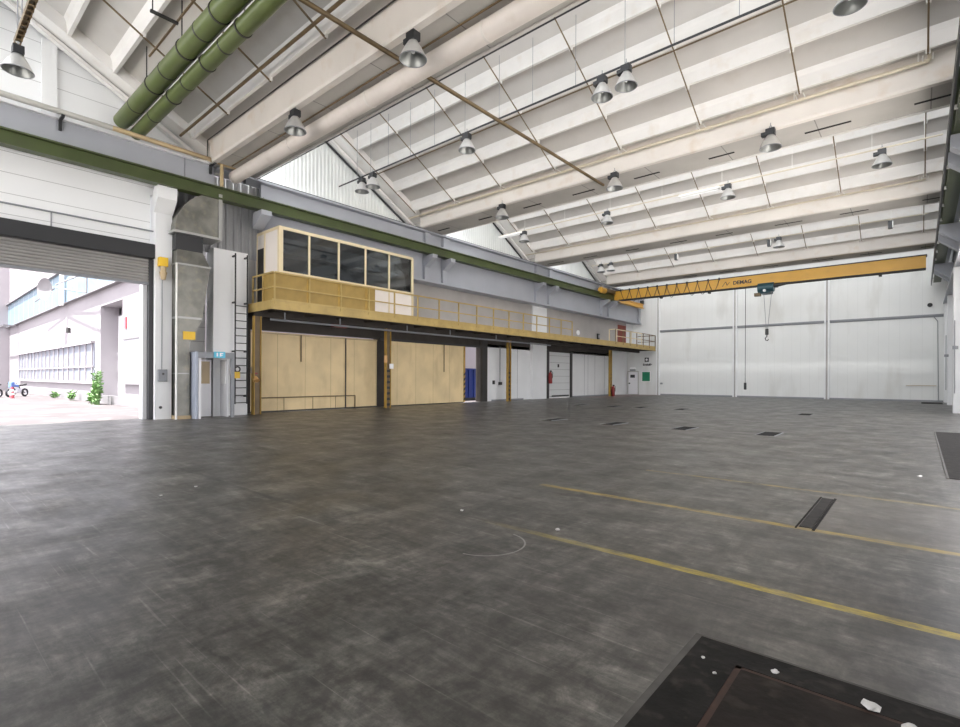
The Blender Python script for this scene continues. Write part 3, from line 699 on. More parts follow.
hb = MB().box(-8.24, -8.04, cy - .42, cy - .28, 4.62, 5.05).build('hook_block', 'dark', h, bevel=.03)
MB().path([(-8.14, cy - .35, 4.65), (-8.14, cy - .35, 4.5), (-8.24, cy - .35, 4.4), (-8.2, cy - .35, 4.25), (-8.1, cy - .35, 4.22), (-8.03, cy - .35, 4.32)], .035, 6).build('hook', 'dark', hb)
t = thing('pendant_control', 'long thin pendant cable with hand control hanging from the crane', 'control', (-9.55, cy - .2, 1.0))
MB().tube((-9.55, cy - .2, 1.2), (-9.55, cy - .2, 8.14), .022, 6).build('cable', 'dark', t)
MB().box(-9.63, -9.47, cy - .27, cy - .13, .75, 1.25).build('control_box', 'blackgrey', t, bevel=.02)

# pillars -----------------------------------------------------------
t = thing('pillar', 'white pillar with stepped corbel beside the roller gate', 'pillar', (-20.5, 6.2, 0), 'white pillars')
MB().box(-21.05, -20.2, 5.98, 6.5, 0, 8.1).build('shaft', 'wall_white', t)
MB().prism([(-20.2, 8.1), (-19.78, 8.1), (-19.78, 7.68), (-20.2, 7.25)], 'Y', 5.92, 6.52).build('corbel', 'wall_white', t)
t = thing('pillar', 'white pillar rising past the platform in the middle of left wall', 'pillar', (-20.95, 30.6, 0), 'white pillars')
MB().box(-21.08, -20.86, 29.8, 31.6, 0, 6.66).build('shaft', 'wall_white', t)
for i, (y, lb) in enumerate(((31.45, 'white pillar on the right wall, nearest in view'), (41.6, 'white pillar on the right wall, behind the nearest one'), (45.7, 'slim white pillar in the far right corner'))):
    t = thing('pillar', lb, 'pillar', (1.5, y, 0), 'white pillars')
    MB().box((1.14, 1.25, 1.22)[i], 1.74, y, y + .7, 0, 6.62).build('shaft', 'wall_white', t)
    if i < 2:
        MB().box(1.1, 1.3, y - .05, y, 2.9, 3.05).build('pipe_clamp', 'frame_grey', t)
        MB().tube((1.18, y - .06, .9), (1.18, y - .06, 4.2), .02, 6).build('conduit', 'frame_grey', t)

# ------------------------------------------------------------------ roller gate
d = struct(MB().box(-20.55, -20.47, -.4, 5.9, 4.78, 5.7).build('door_1', 'shutter'))
mb = MB()
for i in range(9):
    z = 4.8 + i * .1
    mb.prism([(-20.47, z), (-20.435, z + .03), (-20.435, z + .065), (-20.47, z + .09)], 'Y', -.4, 5.9)
struct(mb.build('slat', 'shutter', d))
struct(MB().box(-20.58, -20.42, -.4, 5.9, 4.72, 4.8).build('bottom_bar', 'frame_grey', d))
struct(MB().box(-20.6, -20.2, -.5, 5.97, 5.62, 6.12).build('shutter_box', 'blackgrey', d, bevel=.02))
struct(MB().box(-20.6, -20.38, 5.84, 5.98, 0, 5.6).build('guide_rail', 'blackgrey', d))
struct(MB().box(-20.98, -20.62, 5.72, 5.98, 0, 5.7).build('jamb', 'wall_white', d))
t = thing('wall_conduit', 'thin grey conduit across the white wall above the roller gate', 'conduit', (-20.4, 3, 6.62))
MB().tube((-20.44, -2, 6.62), (-20.44, 6.0, 6.62), .028).build('pipe', 'frame_grey', t)
MB().tube((-20.44, 3.2, 6.62), (-20.44, 3.2, 6.1), .02).build('drop', 'frame_grey', t)
t = thing('warning_beacon', 'yellow warning beacon with grey horn on the gate pillar', 'beacon', (-20.15, 6.18, 5.2))
MB().box(-20.2, -19.98, 6.04, 6.32, 5.36, 5.68).build('beacon_box', 'sign_yellow', t, bevel=.02)
MB().tube((-20.05, 6.18, 5.36), (-20.05, 6.18, 5.16), .09, 14).tube((-20.05, 6.18, 5.16), (-20.05, 6.18, 4.9), .12, 14, .07).build('horn', 'tan', t, smooth=True)
MB().tube((-20.17, 6.18, 4.9), (-20.17, 6.18, 1.74), .015, 6).build('cable', 'frame_grey', t)
t = thing('gate_switch', 'small dark switch box on the white gate pillar', 'switch', (-20.17, 6.2, 1.35))
MB().box(-20.2, -20.1, 6.06, 6.34, 1.33, 1.76).build('box', 'frame_grey', t, bevel=.01); MB().tube((-20.1, 6.2, 1.6), (-20.08, 6.2, 1.6), .04, 10).build('button', 'dark', t)
MB().tube((-20.2, 6.15, .42), (-20.17, 6.15, .42), .05, 12).build('socket', 'dark', t)
# pipe on the edge beam
t = thing('wall_pipe', 'long grey to tan pipe along the top of the grey edge beam', 'pipe', (-19.7, 2, 9.5))
MB().tube((-19.72, YR, 9.52), (-19.72, 4.6, 9.52), .085, 12).build('grey_length', 'grey_pipe', t, smooth=True)
MB().tube((-19.72, 4.6, 9.52), (-19.72, 9.1, 9.46), .08, 12).build('tan_length', 'tan', t, smooth=True)
MB().tube((-19.72, 8.0, 9.5), (-19.72, 8.0, 8.6), .065, 10).build('drop_pipe', 'tan', t, smooth=True)
for y in (3.35, 7.75, 9.0): MB().box(-20.15, -19.65, y - .04, y + .04, 9.38, 9.44).box(-20.15, -20.05, y - .04, y + .04, 9.1, 9.4).build('bracket', 'blackgrey', t)

# galvanised air duct ------------------------------------------------
t = thing('air_duct', 'dull galvanised ventilation duct with elbow beside the gate pillar', 'duct', (-20.1, 7.1, 0))
prof = [(7.95, 6.66), (7.95, 8.25)] + [(7.95 - 1.5 * math.sin(a) , 6.66 + 1.59 * math.cos(a)) for a in [PI / 2 * i / 10 for i in range(1, 11)]]
MB().prism([(y, z) for y, z in prof], 'X', -20.65, -19.75).build('elbow', 'galv', t)
MB().box(-20.7, -19.7, 7.9, 8.02, 6.6, 8.3).build('end_flange', 'galv_edge', t)
MB().box(-20.7, -19.66, 6.38, 8.0, 6.58, 6.66).build('flange', 'galv_edge', t)
MB().box(-20.6, -19.85, 6.5, 7.4, 6.0, 6.58).build('collar', 'blackgrey', t)
def frustum(x0, x1, y0, y1, z0, X0, X1, Y0, Y1, z1):
    return MB().add([(x0, y0, z0), (x1, y0, z0), (x1, y1, z0), (x0, y1, z0), (X0, Y0, z1), (X1, Y0, z1), (X1, Y1, z1), (X0, Y1, z1)],
                    [(0, 3, 2, 1), (4, 5, 6, 7), (0, 1, 5, 4), (1, 2, 6, 5), (2, 3, 7, 6), (3, 0, 4, 7)])
frustum(-20.7, -19.75, 6.5, 7.62, 5.5, -20.6, -19.85, 6.55, 7.4, 6.02).build('shoulder', 'galv', t)
frustum(-20.7, -19.75, 6.52, 7.35, 3.6, -20.7, -19.75, 6.5, 7.62, 5.5).build('body', 'galv', t)
frustum(-20.4, -19.78, 6.56, 6.95, 2.75, -20.7, -19.75, 6.52, 7.35, 3.6).build('reducer', 'galv', t)
MB().box(-20.4, -19.8, 6.56, 6.95, 0.12, 2.75).build('riser', 'galv', t)
MB().box(-20.72, -19.73, 6.5, 7.38, 3.57, 3.64).box(-20.72, -19.73, 6.48, 7.64, 5.47, 5.53).box(-20.42, -19.78, 6.54, 6.97, 1.6, 1.64).build_each('seam_band', 'galv_edge', t)
MB().tube((-19.74, 6.5, 0), (-19.74, 6.5, 5.5), .035, 8).build('pale_edge_strip', 'white_pipe', t)  # pale tube added for the duct's light galvanised edge, not a pipe
MB().box(-19.77, -19.745, 6.72, 7.12, 2.83, 3.12).build('warning_sign', 'sign_yellow', t)
MB().box(-20.4, -19.75, 6.5, 7.0, 0, .12).build('foot', 'tan', t)

# vestibule ---------------------------------------------------------
t = thing('entry_vestibule', 'small grey framed doorway with blue exit sign beside the ladder', 'doorway', (-19.8, 7.7, 0))
MB().box(-19.95, -19.42, 7.02, 7.1, 0, 2.4).build('side_panel', 'blue_grey', t)
MB().box(-19.5, -19.4, 7.1, 8.36, 2.18, 2.36).build('header', 'frame_grey', t)
MB().box(-19.5, -19.4, 8.24, 8.36, 0, 2.2).build('frame_post', 'frame_grey', t)
MB().box(-19.47, -19.42, 7.12, 7.2, 0, 2.18).build('frame_post', 'white_leaf', t)
MB().box(-20.95, -19.4, 7.1, 8.36, 2.36, 2.4).build('roof_plate', 'frame_grey', t)
dl = MB().box(-20.28, -20.24, 7.14, 7.86, 0.02, 2.15).build('door_leaf', 'white_leaf', t)
MB().box(-20.235, -20.225, 7.2, 7.8, 1.25, 2.08).build('window_pane', 'tan', dl)
dl = MB().box(-20.2, -19.55, 8.16, 8.21, 0.02, 2.15).build('door_leaf', 'white_leaf', t)
MB().box(-20.1, -19.65, 8.14, 8.16, 1.25, 2.08).build('window_pane', 'sign_white', dl)  # opaque white colour stands in for daylight in this pane
sg = MB().box(-19.4, -19.34, 7.62, 8.0, 2.2, 2.42).build('exit_sign', 'sign_blue', t)
MB().box(-19.338, -19.332, 7.69, 7.74, 2.25, 2.38).box(-19.338, -19.332, 7.8, 7.85, 2.25, 2.38).box(-19.338, -19.332, 7.85, 7.92, 2.34, 2.38).box(-19.338, -19.332, 7.85, 7.9, 2.28, 2.31).build('pictogram', 'sign_white', sg)

# ladder ------------------------------------------------------------
t = thing('wall_ladder', 'black steel ladder fixed to the white wall by the platform', 'ladder', (-20.1, 8.9, 0))
for y in (8.66, 9.12):
    MB().tube((-20.05, y, .45), (-20.05, y, 6.3), .03, 8).build('side_rail', 'blackgrey', t)
mb = MB()
for i in range(14): mb.tube((-20.05, 8.66, .5 + i * .29), (-20.05, 9.12, .5 + i * .29), .018, 6)
mb.build_each('rung', 'blackgrey', t)
mb = MB()
for z in (.75, 2.5, 4.4, 6.2):
    for y in (8.66, 9.12): mb.box(-20.3, -20.05, y - .03, y + .03, z - .03, z + .03)
mb.build_each('wall_bracket', 'blackgrey', t)
t = thing('padlock_hasp', 'yellow and black fitting hanging on the ladder rungs', 'fitting', (-20.0, 8.75, 1.6))
MB().box(-20.02, -19.94, 8.6, 8.8, 1.45, 1.7).build('body', 'sign_yellow', t); MB().torus((-19.98, 8.72, 1.8), (1, 0, 0), .1, .03, 12, 6).build('shackle', 'dark', t)
t = thing('signal_horn', 'orange signal horn and grey box beside the ladder foot', 'horn', (-20.3, 9.5, 1.2))
MB().box(-20.4, -20.22, 9.42, 9.62, 1.65, 1.9).build('junction_box', 'grey_pipe', t, bevel=.01)
MB().tube((-20.2, 9.5, 1.55), (-20.05, 9.5, 1.35), .05, 12, .13).tube((-20.22, 9.5, 1.4), (-20.22, 9.5, 1.1), .08, 12).build('horn_bell', 'orange', t, smooth=True)
MB().box(-20.24, -20.08, 9.45, 9.56, 1.62, 1.68).build('red_base', 'red', t)
MB().box(-20.42, -20.22, 9.46, 9.56, 0, 1.65).build('stand', 'post_yellow', t)
o = MB().tube((-20.55, 9.25, 4.5), (-20.55, 9.25, 6.4), .13, 16).build('vent_pipe', 'wall_white', smooth=True); tag(o, 'short white vertical pipe between the ladder and office cabin', 'pipe')

# ------------------------------------------------------------------ mezzanine
FX = -18.6
t = thing('mezzanine_platform', 'long ochre steel platform along the left wall', 'platform', (-19.8, 28, 4.1))
MB().box(-20.28, FX - .05, 9.4, 46.35, 4.3, 4.4).box(-20.84, -20.28, 9.4, 46.35, 4.3, 4.4).build('deck', 'taupe', t)
MB().box(FX - .05, FX, 9.4, 46.4, 4.12, 4.42).box(FX - .1, FX + .03, 9.4, 46.4, 4.1, 4.14).box(FX - .02, FX + .02, 9.4, 46.4, 4.42, 4.5).build('fascia', 'yellow', t)
MB().box(-20.6, FX, 9.36, 9.42, 4.1, 4.44).build('end_fascia', 'yellow', t)
mb = MB()
for i in range(24):
    y = 10 + i * 1.58
    mb.box(-20.28, FX - .05, y, y + .09, 4.12, 4.3)
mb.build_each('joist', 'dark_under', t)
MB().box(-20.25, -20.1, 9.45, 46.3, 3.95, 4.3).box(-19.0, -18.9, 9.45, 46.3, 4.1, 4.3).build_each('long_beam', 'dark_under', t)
for y, lb in ((9.56, 'ochre platform post at the near end beside the ladder'), (16.2, 'ochre platform post between the two yellow walls'), (26.1, 'ochre platform post in front of white panels left of the pillar'), (40.4, 'ochre platform post near the far end with red extinguisher')):
    t = thing('platform_post', lb, 'post', (-20.15, y, 0), 'platform posts')
    MB().box(-20.24, -20.06, y - .15, y - .12, 0, 3.95).box(-20.24, -20.06, y + .12, y + .15, 0, 3.95).build('flange', 'post_yellow', t)
    MB().box(-20.17, -20.13, y - .12, y + .12, 0, 3.95).build('web', 'brown', t)
    if y > 12:
        mb = MB()
        for i in range(7): mb.box(-20.12, -20.11, y - .12, y + .12, .1 + i * .28, .22 + i * .28)
        mb.build_each('hazard_band', 'blackgrey', t)
    if abs(y - 16.2) < .1:
        MB().box(-20.05, -20.0, y + .02, y + .25, 1.95, 2.2).build('notice', 'sign_white', t)
        MB().tube((-20.0, y - .25, 2.25), (-20.0, y - .25, 2.6), .08, 12).build('warning_lamp', 'orange', t)
mb_names = [('two thin grey pipes hung beneath the near platform end', -20.6, 3.75, 10.1, 24)]
t = thing('hung_pipe', 'grey sprinkler pipe hung beneath the near half of the platform', 'pipe', (-19.6, 17, 3.8))
MB().tube((-19.5, 9.8, 3.8), (-19.5, 30, 3.8), .045, 8).build('pipe', 'frame_grey', t)
for y in (10.4, 13, 16.9, 20, 24): MB().tube((-19.5, y, 3.8), (-19.5, y, 4.12), .03, 6).build('hanger', 'frame_grey', t)
t = thing('hose_reel_box', 'dark red box hung in the shade beneath the platform', 'box', (-20.6, 13.6, 3.6))
MB().box(-20.7, -20.4, 13.3, 14.0, 3.84, 4.1).build('case', 'red', t); MB().box(-20.6, -20.5, 13.6, 13.7, 4.1, 4.3).build('bracket', 'dark', t)

def railing(label, y0, y1, n, m, skip_end=False):
    t = thing('railing', label, 'railing', (FX, (y0 + y1) / 2, 4.42), 'platform railings')
    for i in range(n + 1):
        y = y0 + (y1 - y0) * i / n
        MB().box(FX - .03, FX + .03, y - .025, y + .025, 4.3, 5.5).build('post', m, t)
    MB().box(FX - .03, FX + .03, y0, y1, 5.48, 5.54).build('top_rail', m, t)
    MB().box(FX - .015, FX + .025, y0, y1, 4.93, 4.98).build('mid_rail', m, t)
    return t
r1 = railing('ochre platform railing from the office cabin past the white pillar', 9.5, 31.4, 15, 'yellow')
MB().box(-20.3, FX, 9.42, 9.47, 5.48, 5.54).box(-20.3, FX, 9.42, 9.47, 4.93, 4.98).box(-20.3, -20.25, 9.42, 9.47, 4.4, 5.54).box(-19.45, -19.4, 9.42, 9.47, 4.4, 5.54).build('end_rail', 'yellow', r1)
MB().box(FX - .07, FX - .04, 9.5, 14.25, 4.45, 5.5).box(-19.45, FX - .05, 9.48, 9.51, 4.45, 5.5).build('infill_board', 'ply', r1)
mb = MB()
for y in (10.9, 12.35, 13.75): mb.box(FX - .04, FX - .03, y - .05, y + .05, 4.5, 5.45)
mb.build_each('mullion_shadow_strip', 'post_yellow', r1)  # darker strips stand in for the mullions' shadow bars on the boards
r2 = railing('brown and ochre railing at the far platform end by the red door', 38.2, 46.3, 6, 'brown')
MB().box(-20.3, FX, 46.3, 46.35, 5.48, 5.54).box(-20.3, FX, 46.3, 46.35, 4.93, 4.98).build('end_rail', 'brown', r2)
MB().box(-19.2, FX, 38.2, 38.25, 5.48, 5.54).box(-19.2, -19.15, 38.2, 38.25, 4.4, 5.54).build('gate_frame', 'cream', r2)
mb = MB()
for y0, y1 in ((38.2, 40.9), (41.0, 43.2)): mb.box(FX + .03, FX + .06, y0, y1, 5.45, 5.52).box(FX + .03, FX + .06, y0, y0 + .06, 4.5, 5.5).box(FX + .03, FX + .06, y1 - .06, y1, 4.5, 5.5).box(FX + .03, FX + .06, y0, y1, 4.92, 4.98)
mb.build('swing_gate', 'cream', r2)
t = thing('wall_lamp', 'small round white bulkhead lamp on the wall above platform', 'lamp', (-20.9, 36.2, 5.1))
MB().tube((-20.95, 36.2, 5.2), (-20.85, 36.2, 5.2), .2, 18).build('globe', 'sign_white', t, smooth=True); MB().tube((-20.95, 36.2, 5.2), (-20.92, 36.2, 5.2), .24, 18).build('base', 'grey_pipe', t)
t = thing('wall_phone', 'small black box on the wall left of the red door', 'box', (-20.9, 39.6, 5.0))
MB().box(-20.95, -20.83, 39.45, 39.75, 4.7, 5.35).build('case', 'blackgrey', t, bevel=.02); MB().box(-20.83, -20.81, 39.5, 39.7, 5.0, 5.25).build('front', 'frame_grey', t)

# office cabin -------------------------------------------------------
t = thing('office_cabin', 'glazed office cabin with cream frame on the platform', 'cabin', (-19.8, 13.2, 4.4))
CX0, CX1, CY0, CY1 = -20.85, -18.9, 9.83, 16.72
ys = [9.83, 11.13, 12.53, 13.92, 15.27, 16.67]
mb = MB()
for y in ys[1:-1]: mb.box(CX1 - .07, CX1, y - .04, y + .04, 4.42, 7.36)
mb.box(CX1 - .1, CX1 + .01, CY0 - .02, CY0 + .16, 4.42, 7.36).box(CX1 - .1, CX1 + .01, CY1 - .06, CY1 + .06, 4.42, 7.36)
mb.box(CX1 - .08, CX1 + .02, CY0, CY1, 7.3, 7.42).box(CX1 - .08, CX1 + .02, CY0, CY1, 5.62, 5.68)
mb.box(CX0, CX1, CY0 - .02, CY0 + .06, 7.3, 7.42).box(-20.1, -20.02, CY0 - .03, CY0 + .05, 4.42, 7.36).box(CX0 + .08, CX0 + .16, CY0 - .03, CY0 + .05, 4.42, 7.36)
mb.build('frame', 'cream', t)
MB().box(CX1 - .06, CX1 - .01, CY0 + .1, CY1, 4.42, 5.64).build('sill_panel', 'cabin_white', t)
MB().box(-20.02, CX1 - .05, CY0, CY0 + .05, 4.42, 7.32).box(CX0 + .1, -20.02, CY0, CY0 + .05, 6.75, 7.32).build('end_panel', 'cabin_white', t)
MB().box(CX0 + .16, -20.1, CY0 + .0, CY0 + .03, 4.42, 6.75).build('door', 'dark', t)
MB().box(CX0, CX1 - .05, CY1 - .04, CY1, 4.42, 5.64).build('end_panel', 'cabin_white', t)
MB().box(CX0, CX1, CY0, CY1, 7.38, 7.44).build('roof', 'frame_grey', t)
MB().box(CX0, CX0 + .05, CY0, CY1, 4.42, 7.38).build('back_panel', 'frame_grey', t)
for a, b in zip(ys[:-1], ys[1:]):
    MB().box(CX1 - .05, CX1 - .03, a + .04, b - .04, 5.68, 7.3).build('pane', 'cabglass', t)
MB().box(CX0 + .1, CX1 - .08, CY1 - .03, CY1 - .01, 5.68, 7.3).build('pane', 'cabglass', t)
MB().box(CX1 - .5, CX1 - .2, 11.0, 15.5, 5.1, 5.15).build('desk', 'tan', t)

# yellow walls -------------------------------------------------------
t = thing('partition_wall', 'yellow sheet wall nearest the ladder with brown pipe', 'wall panel', (-21.1, 13, 0), 'yellow sheet walls')
MB().box(-21.3, -21.1, 9.72, 16.25, 0.06, 3.42).build('sheet', 'yellow_wall', t)
MB().box(-21.12, -21.06, 9.72, 16.25, 3.36, 3.44).build('top_rail', 'tan', t)
MB().box(-21.2, -21.05, 9.72, 16.25, 0, .06).build('sole', 'dark', t)
t = thing('wall_pipe', 'thin brown pipe low along the nearest yellow wall', 'pipe', (-21.05, 12.4, .55))
mb = MB().tube((-21.05, 10.1, .62), (-21.05, 14.9, .62), .025, 6).tube((-21.05, 14.9, .62), (-21.05, 14.9, .02), .025, 6)
for y in (11.2, 12.6, 13.8): mb.tube((-21.05, y, .62), (-21.05, y, .05), .012, 5)
mb.build('pipe', 'brown', t)
for y, z0, lb in ((12.0, 2.2, 'short dark rod hanging on the nearest yellow wall'), (14.35, .03, 'full height dark pipe on the nearest yellow wall')):
    o = MB().tube((-21.04, y, z0), (-21.04, y, 3.4), .028, 6).build('wall_pipe', 'dark' if z0 < 1 else 'brown'); tag(o, lb, 'pipe')
t = thing('sliding_door', 'yellow sheet sliding door left of the blue container', 'door', (-21.05, 20, 0), 'yellow sheet walls')
MB().box(-21.15, -21.0, 16.75, 22.7, .05, 3.42).build('sheet', 'yellow_wall', t)
MB().box(-21.15, -21.0, 16.75, 22.7, 0, .05).box(-21.2, -21.0, 16.4, 24.4, 3.42, 3.55).build('track', 'dark', t)
e = MB().box(-21.16, -20.98, 22.7, 22.85, .05, 3.42).build('leading_edge', 'post_yellow', t)
mb = MB()
for i in range(6):
    z = .1 + i * .3
    mb.add([(-20.975, 22.7, z), (-20.975, 22.85, z + .12), (-20.975, 22.85, z + .26), (-20.975, 22.7, z + .14), (-20.98, 22.7, z), (-20.98, 22.85, z + .12), (-20.98, 22.85, z + .26), (-20.98, 22.7, z + .14)], [(0, 1, 2, 3), (4, 7, 6, 5), (0, 4, 5, 1), (2, 6, 7, 3)])
mb.build_each('hazard_stripe', 'blackgrey', e)
o = MB().tube((-20.96, 21.0, 1.85), (-20.96, 21.0, 3.45), .025, 6).build('wall_pipe', 'brown_dark'); tag(o, 'short dark rod hanging on the yellow sliding door', 'pipe')
t = thing('skip_container', 'blue container outside the gap in the left wall', 'container', (-23.2, 25.6, 0))
MB().prism([(24.7, .18), (26.4, .18), (26.7, 2.1), (24.5, 2.1)], 'X', -24.6, -23.0).build('body', 'blue', t)
mb = MB()
for y in (24.9, 25.4, 25.9, 26.3): mb.box(-23.0, -22.94, y - .05, y + .05, .2, 2.05)
mb.build_each('rib', 'blue', t); MB().box(-24.65, -22.92, 24.45, 26.75, 2.05, 2.15).build('rim', 'blue', t)
MB().box(-24.5, -24.3, 24.8, 26.3, -.03, .18).box(-23.3, -23.1, 24.8, 26.3, -.03, .18).build_each('skid', 'dark', t)
t = thing('wall_switch', 'dark switch on a conduit on the white panel left of the yellow post', 'switch', (-21.05, 26.5, 1.2))
MB().tube((-21.07, 26.35, 1.25), (-21.07, 26.35, 3.7), .025, 6).build('conduit', 'frame_grey', t); MB().box(-21.1, -21.0, 26.22, 26.5, 1.05, 1.25).build('switch_box', 'dark', t)
o = MB().box(-21.1, -21.0, 25.6, 25.75, 1.1, 1.35).build('wall_socket', 'dark', bevel=.01); tag(o, 'small brown socket at left edge of the white panel', 'socket')

# sectional door
d = struct(MB().box(-21.3, -21.05, 32.1, 35.2, 0.02, 3.5).build('door_2', 'section_door'))
struct(MB().box(-21.3, -20.95, 31.75, 32.1, 0, 3.6).box(-21.3, -20.95, 35.2, 35.45, 0, 3.6).build('door_frame', 'dark', d))
struct(MB().box(-21.05, -21.0, 32.6, 35.0, .12, .22).build('bottom_seal', 'dark', d))
struct(MB().box(-21.05, -21.0, 33.4, 33.55, 2.35, 2.6).build('handle', 'dark', d))
for (x, y, z, lb) in ((-20.75, 31.95, 1.12, 'red fire extinguisher hung between the white pillar and sectional door'), (-19.95, 40.55, 0, 'red fire extinguisher at the foot of the far ochre post')):
    t = thing('fire_extinguisher', lb, 'extinguisher', (x, y, z), 'fire extinguishers')
    MB().lathe([(.0, 0), (.12, 0), (.14, .04), (.14, .68), (.1, .8), (.04, .86), (.0, .86)], (x, y, z), 16).build('cylinder', 'red', t, smooth=True)
    MB().box(x - .04, x + .09, y - .03, y + .03, z + .86, z + .98).build('valve', 'dark', t)
    MB().path([(x + .08, y, z + .92), (x + .2, y, z + .8), (x + .18, y, z + .4)], .02, 6).build('hose', 'dark', t)
    MB().box(x - .25, x - .1, y - .05, y + .05, z + .2, z + .6).build('bracket', 'dark', t)
# back corner: exit door and signs
d = struct(MB().box(-21.3, -20.35, YB - .1, YB - .01, .03, 2.15).build('door_3', 'white_leaf'))
struct(MB().box(-21.4, -21.3, YB - .12, YB, 0, 2.25).box(-20.35, -20.28, YB - .12, YB, 0, 2.25).box(-21.4, -20.28, YB - .12, YB, 2.15, 2.25).build('door_frame', 'grey_pipe', d))
struct(MB().box(-21.25, -21.12, YB - .16, YB - .1, 1.0, 1.12).build('door_handle', 'dark', d))
struct(MB().box(-21.1, -20.65, YB - .115, YB - .1, 1.6, 1.88).build('door_plate', 'blackgrey', d))
t = thing('emergency_light', 'white triangular emergency light above the far exit door', 'light', (-20.85, YB - .1, 2.4))
MB().prism([(-21.15, 2.42), (-20.55, 2.42), (-20.65, 2.62), (-21.05, 2.62)], 'Y', YB - .2, YB - .0).build('case', 'sign_white', t)
MB().box(-21.1, -20.6, YB - .22, YB - .05, 2.27, 2.4).build('lens', 'frame_grey', t)
t = thing('first_aid_sign', 'black and white cross sign with lettering above green notice', 'sign', (-19.45, YB - .02, 3.0))
MB().box(-19.72, -19.32, YB - .03, YB, 3.1, 3.5).build('plate', 'blackgrey', t)
MB().box(-19.57, -19.47, YB - .04, YB - .03, 3.18, 3.42).box(-19.64, -19.4, YB - .04, YB - .03, 3.25, 3.35).build('cross', 'sign_white', t)
text_mesh('Ersthilfe', .27, .006, 'lettering', 'blackgrey', t, (-19.45, YB - .01, 2.83), (PI / 2, 0, 0))
t = thing('notice_board', 'green square notice on the white wall right of the exit door', 'sign', (-19.5, YB - .02, 1.2))
MB().box(-19.95, -19.2, YB - .04, YB, 1.28, 2.15).build('board', 'sign_green', t); MB().box(-19.99, -19.16, YB - .03, YB, 1.24, 2.19).build('border', 'sign_white', t)
t = thing('round_vent', 'small dark round vent high on the right of back wall', 'vent', (.55, YB - .05, 6.6))
MB().tube((.5, YB - .08, 6.65), (.5, YB, 6.65), .14, 16).build('rim', 'dark', t); MB().tube((.5, YB - .1, 6.65), (.5, YB - .08, 6.65), .09, 16).build('grille', 'blackgrey', t)
o = MB().box(-18.2, -18.0, YB - .1, YB, 1.0, 1.15).build('wall_socket', 'frame_grey'); tag(o, 'small grey socket low on the back wall near its left column', 'socket')
o = MB().tube((.62, YB - .05, 5.95), (.9, YB - .05, 5.5), .03, 6).tube((.9, YB - .05, 5.5), (.95, YB - .05, 0.0), .02, 6).build('wall_cable', 'frame_grey'); tag(o, 'grey cable down the far right corner of back wall', 'cable')
o = MB().box(-.75, .85, YB - .06, YB - .0, 1.1, 1.13).build('wall_rail', 'tan'); tag(o, 'short rusty rail low on back wall near the right corner', 'rail')

# ------------------------------------------------------------------ floor fittings
def grate(x, y, w, l, lb, g):
    t = thing('floor_grate', lb, 'floor grate', (x, y, 0), g)
    MB().box(x - w / 2, x + w / 2, y - l / 2, y + l / 2, 0.0, .006).build('grating', 'grate', t)
    mb = MB().box(x - w / 2 - .03, x - w / 2, y - l / 2, y + l / 2, 0, .01).box(x + w / 2, x + w / 2 + .03, y - l / 2, y + l / 2, 0, .01)
    mb.build('frame', 'frame_grey', t)
for i, x in enumerate((-3.12, -5.4, -7.7, -10.05)):
    grate(x, 15.75, .42, 1.1, 'dark floor grate of the nearer row, %s from the right' % ORD[i], 'nearer row of floor grates')
for i, x in enumerate((-3.7, -8.9, -11.0, -12.5, -14.6)):
    grate(x, 25.6, .45, 1.1, 'dark floor grate of the farther row, %s from the right' % ORD[i], 'farther row of floor grates')
t = thing('pit_cover', 'dark rectangular pit cover by the right wall', 'cover', (.8, 16, 0))
MB().box(.34, 1.3, 10.5, 19.7, 0, .008).build('plate', 'hatch', t); MB().box(.31, .34, 10.5, 19.7, 0, .012).build('frame', 'hatch_edge', t)
t = thing('pit_cover', 'narrow dark strip cover at the far right corner', 'cover', (.5, 44, 0))
MB().box(.1, 1.1, 42.5, 45.4, 0, .008).build('plate', 'hatch', t); MB().box(.06, .1, 42.5, 45.4, 0, .012).build('frame', 'hatch_edge', t)
t = thing('channel_cover', 'short dark channel cover crossing the longest yellow line', 'cover', (-.8, 6.9, 0))
MB().box(-.93, -.815, 6.05, 7.7, 0, .004).build('plate', 'channel', t); MB().box(-.81, -.785, 5.98, 7.75, 0, .006).box(-.955, -.94, 5.98, 7.75, 0, .006).build('edge', 'hatch', t)
t = thing('floor_hatch', 'black steel floor hatch at the bottom right corner', 'hatch', (.3, 2.2, 0))
MB().box(-.99, -.95, .6, 3.1, 0, .006).box(-.95, 1.7, 3.07, 3.1, 0, .006).build('kerb', 'hatch_edge', t)
MB().box(-.95, -.72, .6, 3.07, 0, .012).box(-.72, 1.7, 2.88, 3.07, 0, .012).build('border', 'hatch', t)
MB().box(-.72, -.69, .6, 2.88, 0, .009).box(-.72, 1.7, 2.855, 2.88, 0, .009).build('seam', 'rust', t)
MB().box(-.69, 1.7, .6, 2.855, 0, .0105).build('lid', 'hatch_in', t)
def crumb(x, y, r, z, lb):
    bm = bmesh.new(); bmesh.ops.create_icosphere(bm, subdivisions=2, radius=r)
    for v in bm.verts:
        v.co *= random.uniform(.7, 1.25); v.co.z *= .45
    me = D.meshes.new('plaster_crumb'); bm.to_mesh(me); bm.free(); me.materials.append(M['plaster'])
    zmin = min(v.co.z for v in me.vertices)
    o = D.objects.new('plaster_crumb', me); COL.objects.link(o); o.location = (x, y, z - zmin)
    tag(o, lb, 'crumb', 'plaster crumbs on the floor')
